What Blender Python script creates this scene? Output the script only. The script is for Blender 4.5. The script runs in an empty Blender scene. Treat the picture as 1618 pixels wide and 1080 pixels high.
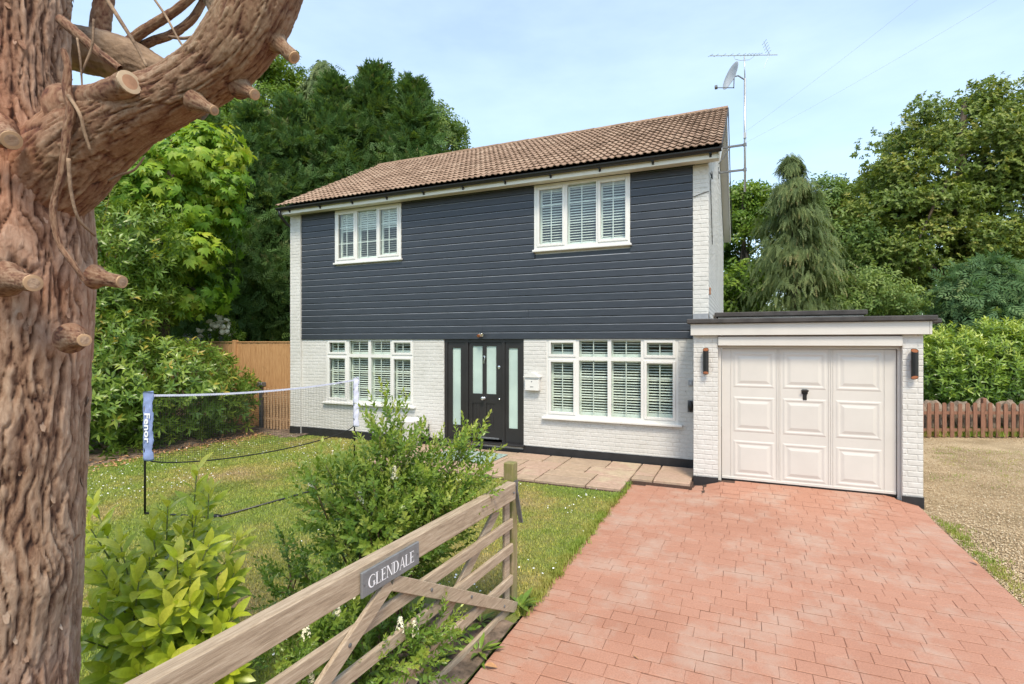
import bpy, bmesh, math, random
import numpy as np
from mathutils import Vector, Matrix, Euler

random.seed(7)
rng = np.random.default_rng(7)
scene = bpy.context.scene
COL = scene.collection
R = math.radians

# ------------------------------------------------------------------ camera, sky, sun, exposure
YAW = R(23.7); CA, SA = math.cos(YAW), math.sin(YAW); FPX = 835.0; HC = 2.12
cam_d = bpy.data.cameras.new('camera'); cam = bpy.data.objects.new('camera', cam_d); COL.objects.link(cam)
cam.location = (0, 0, HC); cam.rotation_euler = (R(90), 0, YAW)
cam_d.sensor_width = 36; cam_d.lens = 36 * FPX / 1618; cam_d.clip_start = 0.05; cam_d.clip_end = 3000
scene.camera = cam

SUN_EL, SUN_AZ = R(56), R(150)       # azimuth measured from +Y towards +X
world = bpy.data.worlds.new('World'); scene.world = world; world.use_nodes = True
wn, wl = world.node_tree.nodes, world.node_tree.links
wn.clear()
wo = wn.new('ShaderNodeOutputWorld'); wb = wn.new('ShaderNodeBackground'); sky = wn.new('ShaderNodeTexSky')
sky.sky_type = 'NISHITA'; sky.sun_disc = False; sky.sun_elevation = SUN_EL; sky.sun_rotation = SUN_AZ
sky.air_density = 1.0; sky.dust_density = 1.2; sky.ozone_density = .55; sky.altitude = 50
# thin high cloud veils, a function of direction only
tc = wn.new('ShaderNodeTexCoord'); mp = wn.new('ShaderNodeMapping'); mp.inputs['Scale'].default_value = (1.6, 1.6, 5.0)
nz = wn.new('ShaderNodeTexNoise'); nz.inputs['Scale'].default_value = 1.3; nz.inputs['Detail'].default_value = 6; nz.inputs['Roughness'].default_value = 0.55
rp = wn.new('ShaderNodeValToRGB'); rp.color_ramp.elements[0].position = 0.42; rp.color_ramp.elements[1].position = 0.8
rp.color_ramp.elements[0].color = (.17, .17, .17, 1); rp.color_ramp.elements[1].color = (.32, .32, .32, 1)
mx = wn.new('ShaderNodeMixRGB'); mx.inputs[2].default_value = (7.2, 7.9, 8.3, 1)
wl.new(tc.outputs['Generated'], mp.inputs[0]); wl.new(mp.outputs[0], nz.inputs[0]); wl.new(nz.outputs[0], rp.inputs[0])
wl.new(rp.outputs[0], mx.inputs[0]); wl.new(sky.outputs[0], mx.inputs[1])
tn = wn.new('ShaderNodeMixRGB'); tn.blend_type = 'MULTIPLY'; tn.inputs[0].default_value = 1; tn.inputs[2].default_value = (.945, 1.0, 1.0, 1); wl.new(mx.outputs[0], tn.inputs[1]); wl.new(tn.outputs[0], wb.inputs[0]); wl.new(wb.outputs[0], wo.inputs[0])
wb.inputs[1].default_value = 0.145

sun_d = bpy.data.lights.new('sun', 'SUN'); sun_d.energy = 2.2; sun_d.angle = R(14); sun_d.color = (1, .88, .70)
sun = bpy.data.objects.new('sun', sun_d); COL.objects.link(sun)
sdir = Vector((math.sin(SUN_AZ) * math.cos(SUN_EL), math.cos(SUN_AZ) * math.cos(SUN_EL), math.sin(SUN_EL)))
sun.rotation_euler = sdir.to_track_quat('Z', 'Y').to_euler(); sun.location = sdir * 60

vs = scene.view_settings; vs.view_transform = 'Standard'; vs.look = 'None'; vs.gamma = 1; vs.exposure = 0.93; vs.use_curve_mapping = False
cy = scene.cycles; cy.use_denoising = True; cy.max_bounces = 7; cy.diffuse_bounces = 3; cy.glossy_bounces = 3
cy.transmission_bounces = 5; cy.transparent_max_bounces = 10; cy.caustics_reflective = False; cy.caustics_refractive = False

# ------------------------------------------------------------------ pixel helpers (photograph pixels, 1618 x 1080)
def ray(x, y):
    d = (x - 809) / FPX
    return Vector((d * CA - SA, d * SA + CA, -(y - 540) / FPX))
def at(x, y, D):                 # a point seen at pixel x, y, D metres along the camera axis
    return ray(x, y) * D + Vector((0, 0, HC))
def on_ground(x, y, z=-0.08):
    r = ray(x, y); return r * ((z - HC) / r.z) + Vector((0, 0, HC))
def proj(p):
    xc = p[0] * CA + p[1] * SA; zc = -p[0] * SA + p[1] * CA
    if zc < .2: return None
    return 809 + FPX * xc / zc, 540 - FPX * (p[2] - HC) / zc, zc

# ------------------------------------------------------------------ colours and materials
def lin(r, g, b):
    f = lambda c: (c / 255 / 12.92) if c / 255 <= .04045 else ((c / 255 + .055) / 1.055) ** 2.4
    return (f(r), f(g), f(b), 1)
MATS = {}
def nt(name):
    m = bpy.data.materials.new(name); m.use_nodes = True; MATS[name] = m
    n, l = m.node_tree.nodes, m.node_tree.links; n.clear()
    out = n.new('ShaderNodeOutputMaterial'); p = n.new('ShaderNodeBsdfPrincipled'); l.new(p.outputs[0], out.inputs[0])
    return m, n, l, p, out
def ramp(n, stops):
    r = n.new('ShaderNodeValToRGB'); e = r.color_ramp.elements
    while len(e) > 1: e.remove(e[-1])
    e[0].position, e[0].color = stops[0]
    for pos, c in stops[1:]:
        k = e.new(pos); k.color = c
    return r
def noise(n, l, scale, detail=4, rough=.55, stretch=None, coord='pos', dist=0):
    t = n.new('ShaderNodeTexNoise'); t.inputs['Scale'].default_value = scale; t.inputs['Detail'].default_value = detail
    t.inputs['Roughness'].default_value = rough; t.inputs['Distortion'].default_value = dist
    if coord == 'pos': g = n.new('ShaderNodeNewGeometry'); src = g.outputs['Position']
    else: g = n.new('ShaderNodeTexCoord'); src = g.outputs['Object']
    if stretch:
        m = n.new('ShaderNodeMapping'); m.inputs['Scale'].default_value = stretch; l.new(src, m.inputs[0]); src = m.outputs[0]
    l.new(src, t.inputs['Vector']); return t
def mixc(n, l, fac, a, b, mode='MIX'):
    m = n.new('ShaderNodeMixRGB'); m.blend_type = mode
    for i, v in ((0, fac), (1, a), (2, b)):
        if isinstance(v, (int, float, tuple)): m.inputs[i].default_value = v
        else: l.new(v, m.inputs[i])
    return m.outputs[0]
def bump(n, l, p, height, strength=.3, dist=.01):
    b = n.new('ShaderNodeBump'); b.inputs['Strength'].default_value = strength; b.inputs['Distance'].default_value = dist
    l.new(height, b.inputs['Height']); l.new(b.outputs[0], p.inputs['Normal'])
def simple(name, c, rough=.5, var=.12, scale=6, metal=0, bmp=0, bscale=60, stretch=None, spec=.5, c2=None):
    m, n, l, p, o = nt(name)
    t = noise(n, l, scale, 5, .6, stretch)
    lo = tuple(max(0, v * (1 - var)) for v in c[:3]) + (1,); hi = tuple(min(1, v * (1 + var)) for v in (c2 or c)[:3]) + (1,)
    r = ramp(n, [(.3, lo), (.7, hi)]); l.new(t.outputs[0], r.inputs[0]); l.new(r.outputs[0], p.inputs['Base Color'])
    p.inputs['Roughness'].default_value = rough; p.inputs['Metallic'].default_value = metal; p.inputs['Specular IOR Level'].default_value = spec
    if bmp:
        t2 = noise(n, l, bscale, 4, .6, stretch); bump(n, l, p, t2.outputs[0], bmp)
    return m
def attr(n, name='rnd'):
    a = n.new('ShaderNodeAttribute'); a.attribute_name = name; return a.outputs['Fac']
def leafmat(name, stops, rough=.42, trans=.32, tcol=(1.25, 1.2, .6), spec=.35):
    m, n, l, p, o = nt(name)
    r = ramp(n, stops); l.new(attr(n), r.inputs[0]); p.inputs['Roughness'].default_value = rough; p.inputs['Specular IOR Level'].default_value = spec
    tm = noise(n, l, 34, 4, .7); rm = ramp(n, [(.3, (.74, .76, .7, 1)), (.62, (1.08, 1.06, 1, 1))]); l.new(tm.outputs[0], rm.inputs[0]); cm = mixc(n, l, 1.0, r.outputs[0], rm.outputs[0], 'MULTIPLY')
    l.new(cm, p.inputs['Base Color'])
    tr = n.new('ShaderNodeBsdfTranslucent'); l.new(mixc(n, l, 1.0, cm, tcol + (1,), 'MULTIPLY'), tr.inputs[0])
    ms = n.new('ShaderNodeMixShader'); ms.inputs[0].default_value = trans
    l.new(p.outputs[0], ms.inputs[1]); l.new(tr.outputs[0], ms.inputs[2]); l.new(ms.outputs[0], o.inputs[0])
    return m
def glassmat(name, tint, rough=0.0):
    m, n, l, p, o = nt(name); n.remove(p)
    t = n.new('ShaderNodeBsdfTransparent'); t.inputs[0].default_value = tint
    g = n.new('ShaderNodeBsdfGlossy'); g.inputs['Roughness'].default_value = rough
    ge = n.new('ShaderNodeNewGeometry'); dt = n.new('ShaderNodeVectorMath'); dt.operation = 'DOT_PRODUCT'; l.new(ge.outputs['Normal'], dt.inputs[0]); l.new(ge.outputs['Incoming'], dt.inputs[1])
    def mth(op, x, y=None, z=None):
        k = n.new('ShaderNodeMath'); k.operation = op
        for i, v in enumerate((x, y, z)):
            if v is None: continue
            if isinstance(v, (int, float)): k.inputs[i].default_value = v
            else: l.new(v, k.inputs[i])
        return k
    mm = mth('MULTIPLY_ADD', mth('POWER', mth('SUBTRACT', 1.0, mth('ABSOLUTE', dt.outputs['Value']).outputs[0]).outputs[0], 5.0).outputs[0], .90, .085)   # Schlick, both faces of a double pane
    ms = n.new('ShaderNodeMixShader'); l.new(mm.outputs[0], ms.inputs[0]); l.new(t.outputs[0], ms.inputs[1]); l.new(g.outputs[0], ms.inputs[2]); l.new(ms.outputs[0], o.inputs[0])
    return m

def brickpaint(name, c, dirt):
    m, n, l, p, o = nt(name)
    t = noise(n, l, 1.1, 6, .62); t2 = noise(n, l, 26, 4, .6)
    r = ramp(n, [(.34, dirt), (.56, c)]); l.new(t.outputs[0], r.inputs[0])
    r2 = ramp(n, [(.3, (.88, .88, .87, 1)), (.6, (1, 1, 1, 1))]); l.new(t2.outputs[0], r2.inputs[0])
    t3 = noise(n, l, 9, 3, .7); r3 = ramp(n, [(.72, (1, 1, 1, 1)), (.79, (.62, .6, .57, 1))]); l.new(t3.outputs[0], r3.inputs[0])
    l.new(mixc(n, l, 1.0, mixc(n, l, 1.0, r.outputs[0], r2.outputs[0], 'MULTIPLY'), r3.outputs[0], 'MULTIPLY'), p.inputs['Base Color'])
    p.inputs['Roughness'].default_value = .62
    bump(n, l, p, t2.outputs[0], .5, .004)
    return m

def build_materials():
    brickpaint('white_brick', (.625, .61, .58, 1), (.56, .545, .51, 1))
    simple('white_plastic', (.69, .68, .65, 1), .32, .03, 3)
    simple('white_wood', (.70, .69, .66, 1), .45, .05, 4)
    simple('garage_white', (.59, .565, .525, 1), .34, .05, 1.6)
    simple('cream_soffit', (.72, .70, .62, 1), .45, .05, 4)
    simple('shutter_white', (.80, .81, .77, 1), .4, .03, 5)
    simple('black_paint', (.018, .018, .02, 1), .45, .3, 8, bmp=.3)
    simple('door_black', (.022, .020, .020, 1), .38, .15, 3)
    simple('black_plastic', (.012, .012, .013, 1), .35, .2, 8)
    simple('felt', (.055, .05, .048, 1), .85, .35, 5, bmp=.5, bscale=120)
    simple('lead', (.30, .31, .33, 1), .5, .25, 7)
    simple('interior', (.22, .20, .17, 1), .9, .2, 1)
    simple('chrome', (.75, .75, .74, 1), .22, .05, 5, metal=1)
    simple('steel', (.50, .52, .54, 1), .42, .15, 14, metal=.9)
    simple('dark_steel', (.16, .165, .17, 1), .5, .3, 14, metal=.5)
    simple('copper', (.55, .22, .11, 1), .35, .15, 30, metal=.8)
    simple('dish_grey', (.42, .44, .46, 1), .5, .08, 8)
    simple('net_cord', (.03, .03, .03, 1), .8, .2, 10)
    simple('net_tape', (.62, .63, .78, 1), .7, .08, 10)
    simple('sleeve', (.22, .28, .50, 1), .7, .22, 9, bmp=.5, bscale=14)
    simple('print_white', (.8, .8, .82, 1), .6, .02, 5)
    simple('terracotta', (.45, .43, .41, 1), .7, .1, 9, bmp=.3)
    simple('soil', (.085, .06, .04, 1), .95, .5, 9, bmp=.9, bscale=40, c2=(.17, .12, .085, 1))
    simple('slate', (.16, .165, .17, 1), .55, .2, 14, bmp=.35, bscale=50)
    simple('cloudy_glass', (.40, .50, .47, 1), .22, .1, 1.2, c2=(.45, .56, .5, 1))
    simple('stone', (.22, .165, .12, 1), .9, .4, 8, bmp=.8, bscale=25)
    simple('sawn_wood', (.42, .27, .155, 1), .8, .18, 18)
    simple('cut_pale', (.46, .35, .24, 1), .8, .14, 30)
    simple('cut_heart', (.36, .20, .12, 1), .85, .2, 30)
    simple('wire', (.42, .44, .47, 1), .6, .1, 5)
    simple('petal_white', (.74, .70, .52, 1), .6, .08, 30)
    simple('daisy_white', (.8, .8, .78, 1), .6, .05, 30)
    simple('petal_yellow', (.75, .55, .05, 1), .6, .08, 30)
    simple('dry_leaf', (.42, .22, .10, 1), .8, .25, 40)
    simple('twig', (.20, .13, .085, 1), .85, .3, 30)
    simple('green_stem', (.16, .19, .05, 1), .7, .25, 30)
    simple('mat_green', (.13, .21, .19, 1), .95, .3, 22, c2=(.32, .40, .36, 1))
    glassmat('glass', (.90, .97, .93, 1))
    # dark blue-grey weatherboard, fine horizontal grain
    m, n, l, p, o = nt('cladding')
    t = noise(n, l, 4, 5, .6, (1, 1, 9)); r = ramp(n, [(.3, (.020, .024, .031, 1)), (.7, (.032, .037, .046, 1))]); l.new(t.outputs[0], r.inputs[0])
    l.new(r.outputs[0], p.inputs['Base Color']); p.inputs['Roughness'].default_value = .38
    t2 = noise(n, l, 40, 4, .6, (.12, 1, 2.2)); bump(n, l, p, t2.outputs[0], .25, .004)
    simple('cladding_edge_glint', (.27, .285, .31, 1), .55, .25, 9, stretch=(.3, 1, 1))  # pale bevel colour, paints in the bright reflection line along each board
    # roof tile
    m, n, l, p, o = nt('roof_tile')
    r = ramp(n, [(0, (.24, .155, .10, 1)), (.35, (.31, .205, .14, 1)), (.7, (.36, .245, .17, 1)), (1, (.41, .295, .21, 1))])
    t = noise(n, l, 5, 6, .7); t2 = noise(n, l, 40, 5, .7)
    mm = n.new('ShaderNodeMath'); mm.operation = 'ADD'; l.new(attr(n), mm.inputs[0])
    m3 = n.new('ShaderNodeMath'); m3.operation = 'MULTIPLY_ADD'; m3.inputs[1].default_value = .7; m3.inputs[2].default_value = -.35; l.new(t.outputs[0], m3.inputs[0]); l.new(m3.outputs[0], mm.inputs[1])
    l.new(mm.outputs[0], r.inputs[0])
    r2 = ramp(n, [(.35, (.55, .5, .45, 1)), (.6, (1, 1, 1, 1))]); l.new(t2.outputs[0], r2.inputs[0])
    l.new(mixc(n, l, .8, r.outputs[0], r2.outputs[0], 'MULTIPLY'), p.inputs['Base Color']); p.inputs['Roughness'].default_value = .9
    bump(n, l, p, t2.outputs[0], .6, .006)
    # driveway sett
    m, n, l, p, o = nt('sett')
    r = ramp(n, [(0, (.36, .165, .105, 1)), (.5, (.425, .21, .14, 1)), (1, (.465, .245, .17, 1))])
    mm = n.new('ShaderNodeMath'); mm.operation = 'MULTIPLY_ADD'; mm.inputs[1].default_value = .26; l.new(attr(n), mm.inputs[0])
    t = noise(n, l, .75, 7, .62); m3 = n.new('ShaderNodeMath'); m3.operation = 'MULTIPLY_ADD'; m3.inputs[1].default_value = 1.5; m3.inputs[2].default_value = -.42
    l.new(t.outputs[0], m3.inputs[0]); l.new(m3.outputs[0], mm.inputs[2]); l.new(mm.outputs[0], r.inputs[0])
    t2 = noise(n, l, 90, 4, .7); r2 = ramp(n, [(.3, (.72, .7, .68, 1)), (.62, (1.03, 1.03, 1.03, 1))]); l.new(t2.outputs[0], r2.inputs[0])
    t4 = noise(n, l, 1.7, 6, .7); r4 = ramp(n, [(.47, (0, 0, 0, 1)), (.68, (.75, .75, .75, 1))]); l.new(t4.outputs[0], r4.inputs[0])
    c = mixc(n, l, r4.outputs[0], mixc(n, l, 1, r.outputs[0], r2.outputs[0], 'MULTIPLY'), (.42, .30, .235, 1))
    t5 = noise(n, l, 14, 6, .75); r5 = ramp(n, [(.68, (0, 0, 0, 1)), (.76, (.35, .35, .35, 1))]); l.new(t5.outputs[0], r5.inputs[0])
    c = mixc(n, l, r5.outputs[0], c, (.22, .13, .10, 1))
    l.new(c, p.inputs['Base Color']); p.inputs['Roughness'].default_value = .75; bump(n, l, p, t2.outputs[0], .35, .004)
    simple('joint', (.07, .04, .028, 1), .95, .3, 30)
    # sandstone flag
    m, n, l, p, o = nt('flagstone')
    r = ramp(n, [(0, (.34, .25, .185, 1)), (.4, (.42, .31, .215, 1)), (.75, (.44, .30, .225, 1)), (1, (.48, .38, .26, 1))])
    t = noise(n, l, 2.6, 7, .65, dist=.6); mm = n.new('ShaderNodeMath'); mm.operation = 'MULTIPLY_ADD'; mm.inputs[1].default_value = .75; l.new(attr(n), mm.inputs[0])
    m3 = n.new('ShaderNodeMath'); m3.operation = 'MULTIPLY_ADD'; m3.inputs[1].default_value = 1.3; m3.inputs[2].default_value = -.52; l.new(t.outputs[0], m3.inputs[0]); l.new(m3.outputs[0], mm.inputs[2]); l.new(mm.outputs[0], r.inputs[0])
    t2 = noise(n, l, 18, 6, .7); r2 = ramp(n, [(.32, (.68, .66, .62, 1)), (.6, (1, 1, 1, 1))]); l.new(t2.outputs[0], r2.inputs[0])
    l.new(mixc(n, l, .8, r.outputs[0], r2.outputs[0], 'MULTIPLY'), p.inputs['Base Color']); p.inputs['Roughness'].default_value = .85; bump(n, l, p, t2.outputs[0], .4, .008)
    # lawn ground and blades share one patchy pattern
    def patchy(n, l):
        t = noise(n, l, .55, 6, .62); return t.outputs[0]
    m, n, l, p, o = nt('turf')
    r = ramp(n, [(.38, (.15, .215, .035, 1)), (.51, (.21, .235, .05, 1)), (.60, (.29, .25, .085, 1)), (.70, (.33, .24, .13, 1))]); l.new(patchy(n, l), r.inputs[0])
    t2 = noise(n, l, 70, 4, .7); r2 = ramp(n, [(.3, (.5, .5, .5, 1)), (.65, (1.1, 1.1, 1.1, 1))]); l.new(t2.outputs[0], r2.inputs[0])
    l.new(mixc(n, l, 1, r.outputs[0], r2.outputs[0], 'MULTIPLY'), p.inputs['Base Color']); p.inputs['Roughness'].default_value = .95; bump(n, l, p, t2.outputs[0], .8, .03)
    m, n, l, p, o = nt('grass_blade')
    r = ramp(n, [(.36, (.20, .32, .04, 1)), (.48, (.30, .37, .055, 1)), (.58, (.42, .39, .10, 1)), (.68, (.48, .38, .19, 1))]); l.new(patchy(n, l), r.inputs[0])
    r2 = ramp(n, [(0, (.7, .75, .6, 1)), (.8, (1.15, 1.1, 1, 1)), (1, (1.7, 1.35, 1.3, 1))]); l.new(attr(n), r2.inputs[0])
    c = mixc(n, l, 1, r.outputs[0], r2.outputs[0], 'MULTIPLY'); l.new(c, p.inputs['Base Color']); p.inputs['Roughness'].default_value = .55
    tr = n.new('ShaderNodeBsdfTranslucent'); l.new(c, tr.inputs[0]); ms = n.new('ShaderNodeMixShader'); ms.inputs[0].default_value = .3
    l.new(p.outputs[0], ms.inputs[1]); l.new(tr.outputs[0], ms.inputs[2]); l.new(ms.outputs[0], o.inputs[0])
    # wider ground
    simple('earth_grass', (.07, .095, .022, 1), .95, .4, 1.2, bmp=.8, bscale=30, c2=(.11, .12, .035, 1))
    # gravel sheet and stones
    m, n, l, p, o = nt('gravel')
    t = noise(n, l, 55, 5, .8); r = ramp(n, [(.3, (.28, .20, .115, 1)), (.5, (.43, .32, .19, 1)), (.68, (.55, .43, .28, 1))]); l.new(t.outputs[0], r.inputs[0])
    t3 = noise(n, l, 1.3, 5, .6); r3 = ramp(n, [(.36, (.62, .6, .52, 1)), (.6, (1, 1, 1, 1))]); l.new(t3.outputs[0], r3.inputs[0])
    l.new(mixc(n, l, 1, r.outputs[0], r3.outputs[0], 'MULTIPLY'), p.inputs['Base Color']); p.inputs['Roughness'].default_value = .95; bump(n, l, p, t.outputs[0], .9, .02)
    m, n, l, p, o = nt('pebble')
    r = ramp(n, [(0, (.31, .22, .125, 1)), (.4, (.43, .31, .18, 1)), (.8, (.53, .41, .26, 1)), (1, (.62, .52, .38, 1))]); l.new(attr(n), r.inputs[0]); l.new(r.outputs[0], p.inputs['Base Color']); p.inputs['Roughness'].default_value = .8
    # weathered gate timber: grain follows object X
    def timber(name, dark, mid, pale, moss=None, stretch=(1.2, 14, 14)):
        m, n, l, p, o = nt(name)
        t = noise(n, l, 5, 7, .7, stretch, 'obj', .35); r = ramp(n, [(.28, dark), (.5, mid), (.72, pale)]); l.new(t.outputs[0], r.inputs[0])
        c = r.outputs[0]
        t3 = noise(n, l, 3.2, 4, .6, coord='obj'); r3 = ramp(n, [(.62, (1, 1, 1, 1)), (.74, (.66, .62, .58, 1))]); l.new(t3.outputs[0], r3.inputs[0]); c = mixc(n, l, 1, c, r3.outputs[0], 'MULTIPLY')
        if moss:
            t2 = noise(n, l, 4, 5, .7, coord='obj'); r2 = ramp(n, [(.42, (0, 0, 0, 1)), (.6, (.85, .85, .85, 1))]); l.new(t2.outputs[0], r2.inputs[0]); c = mixc(n, l, r2.outputs[0], c, moss)
        l.new(c, p.inputs['Base Color']); p.inputs['Roughness'].default_value = .85; bump(n, l, p, t.outputs[0], .5, .006)
    timber('gate_wood', (.20, .145, .095, 1), (.36, .275, .19, 1), (.50, .405, .30, 1))
    timber('post_wood', (.13, .10, .05, 1), (.26, .20, .11, 1), (.36, .28, .19, 1), (.16, .17, .035, 1), (14, 14, 1.2))
    timber('fence_wood', (.31, .155, .06, 1), (.45, .245, .105, 1), (.56, .34, .16, 1), None, (9, 9, .8))
    timber('picket_wood', (.13, .065, .04, 1), (.215, .10, .06, 1), (.29, .155, .10, 1), None, (9, 9, 1))
    # bark of the near cypress
    def bark(name, stops, tint):
        m, n, l, p, o = nt(name)
        t2 = noise(n, l, 38, 9, .78, (1.3, 1.3, .5), dist=.9); t3 = noise(n, l, 1.0, 3, .5); t4 = noise(n, l, 120, 5, .7, (1, 1, .35))
        r = ramp(n, stops); mh = n.new('ShaderNodeMath'); mh.operation = 'MULTIPLY_ADD'; mh.inputs[1].default_value = .85; l.new(attr(n), mh.inputs[0])
        m3 = n.new('ShaderNodeMath'); m3.operation = 'MULTIPLY_ADD'; m3.inputs[1].default_value = .75; m3.inputs[2].default_value = -.30; l.new(t2.outputs[0], m3.inputs[0]); l.new(m3.outputs[0], mh.inputs[2]); l.new(mh.outputs[0], r.inputs[0])
        r3 = ramp(n, [(.36, tint), (.50, (1, 1, 1, 1)), (.68, (.92, .95, .88, 1))]); l.new(t3.outputs[0], r3.inputs[0])
        l.new(mixc(n, l, 1, r.outputs[0], r3.outputs[0], 'MULTIPLY'), p.inputs['Base Color']); p.inputs['Roughness'].default_value = .88
        ad = n.new('ShaderNodeMath'); ad.operation = 'MULTIPLY_ADD'; ad.inputs[1].default_value = .35; l.new(t4.outputs[0], ad.inputs[0]); l.new(t2.outputs[0], ad.inputs[2]); bump(n, l, p, ad.outputs[0], .8, .012)
    bark('bark_red', [(.10, (.05, .022, .014, 1)), (.26, (.16, .078, .046, 1)), (.40, (.295, .175, .112, 1)), (.58, (.42, .28, .20, 1)), (.82, (.55, .42, .33, 1))], (1.08, .84, .74, 1))
    bark('bark_limb', [(.10, (.045, .018, .011, 1)), (.26, (.15, .062, .036, 1)), (.44, (.25, .14, .082, 1)), (.64, (.35, .23, .15, 1)), (.86, (.46, .37, .28, 1))], (1.1, .8, .68, 1))
    simple('bark_smooth', (.17, .10, .06, 1), .85, .4, 9, bmp=.8, bscale=35, c2=(.27, .185, .12, 1))
    simple('bark_stub', (.27, .17, .11, 1), .85, .4, 14, bmp=.8, bscale=45, c2=(.36, .25, .17, 1))
    simple('bark_dark', (.085, .065, .045, 1), .9, .4, 6, bmp=.8, bscale=20, stretch=(1, 1, .3))
    g = lambda *s: [(pos, c + (1,)) for pos, c in s]
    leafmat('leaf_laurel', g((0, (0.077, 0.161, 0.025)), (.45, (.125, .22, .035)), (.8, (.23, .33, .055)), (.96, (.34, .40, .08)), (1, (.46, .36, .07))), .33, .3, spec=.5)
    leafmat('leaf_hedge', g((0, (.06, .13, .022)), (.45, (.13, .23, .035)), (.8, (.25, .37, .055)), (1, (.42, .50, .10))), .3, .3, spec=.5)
    leafmat('leaf_lime', g((0, (0.128, 0.249, 0.022)), (.35, (.25, .36, .028)), (.75, (.43, .50, .04)), (1, (.60, .60, .10))), .3, .35, spec=.5)
    leafmat('leaf_privet', g((0, (0.142, 0.230, 0.031)), (.5, (.14, .25, .04)), (.85, (.28, .39, .065)), (1, (.42, .48, .11))), .35, .32, spec=.45)
    leafmat('leaf_chestnut', g((0, (0.066, 0.165, 0.020)), (.5, (.16, .31, .026)), (.85, (.31, .44, .04)), (1, (.48, .52, .06))), .45, .42)
    leafmat('leaf_cypress', g((0, (0.184, 0.253, 0.041)), (.5, (.065, .135, .04)), (.85, (.105, .19, .055)), (1, (.17, .18, .075))), .6, .34, spec=.2)
    leafmat('leaf_weeping', g((0, (0.095, 0.139, 0.063)), (.5, (.135, .19, .08)), (.85, (.21, .26, .10)), (1, (.29, .25, .12))), .6, .34, spec=.2)
    leafmat('leaf_bluegreen', g((0, (0.116, 0.197, 0.050)), (.5, (.10, .19, .085)), (.85, (.17, .27, .11)), (1, (.26, .31, .13))), .6, .34, spec=.2)
    leafmat('leaf_maple', g((0, (0.137, 0.213, 0.046)), (.45, (.15, .215, .042)), (.8, (.25, .31, .065)), (1, (.40, .38, .10))), .5, .35)
    leafmat('leaf_ash', g((0, (0.103, 0.193, 0.048)), (.5, (.155, .24, .06)), (1, (.28, .36, .10))), .5, .35)
    leafmat('leaf_fresh', g((0, (.07, .14, .015)), (.5, (.15, .25, .025)), (1, (.27, .36, .05))), .45, .35)
build_materials()

# ------------------------------------------------------------------ mesh helpers
def npmesh(name, V, F, rnd=None, smooth=False):
    V = np.ascontiguousarray(V, dtype=np.float32).reshape(-1, 3); F = np.ascontiguousarray(F, dtype=np.int32); k = F.shape[1]; n = len(F)
    me = bpy.data.meshes.new(name); me.vertices.add(len(V)); me.vertices.foreach_set('co', V.ravel())
    me.loops.add(n * k); me.loops.foreach_set('vertex_index', F.ravel()); me.polygons.add(n)
    me.polygons.foreach_set('loop_start', np.arange(0, n * k, k, dtype=np.int32))
    if smooth: me.polygons.foreach_set('use_smooth', np.ones(n, dtype=bool))
    me.update(calc_edges=True)
    if rnd is not None:
        a = me.attributes.new('rnd', 'FLOAT', 'POINT'); a.data.foreach_set('value', np.ascontiguousarray(rnd, dtype=np.float32))
    return me
def link(name, me, mat=None, parent=None, loc=None, rot=None, scale=None, kind=None):
    o = bpy.data.objects.new(name, me); COL.objects.link(o)
    if me is not None and mat is not None and len(me.materials) == 0: me.materials.append(MATS[mat])
    if parent is not None: o.parent = parent
    if loc is not None: o.location = loc
    if rot is not None: o.rotation_euler = rot
    if scale is not None: o.scale = scale
    if kind: o['kind'] = kind
    return o
def tag(o, label, cat, group=None):
    o['label'] = label; o['category'] = cat
    if group: o['group'] = group
    return o
def thing(name, label, cat, loc=(0, 0, 0), rz=0, group=None):
    o = bpy.data.objects.new(name, None); COL.objects.link(o); o.location = loc; o.rotation_euler = (0, 0, rz)
    o.empty_display_size = .1
    return tag(o, label, cat, group)
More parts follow.
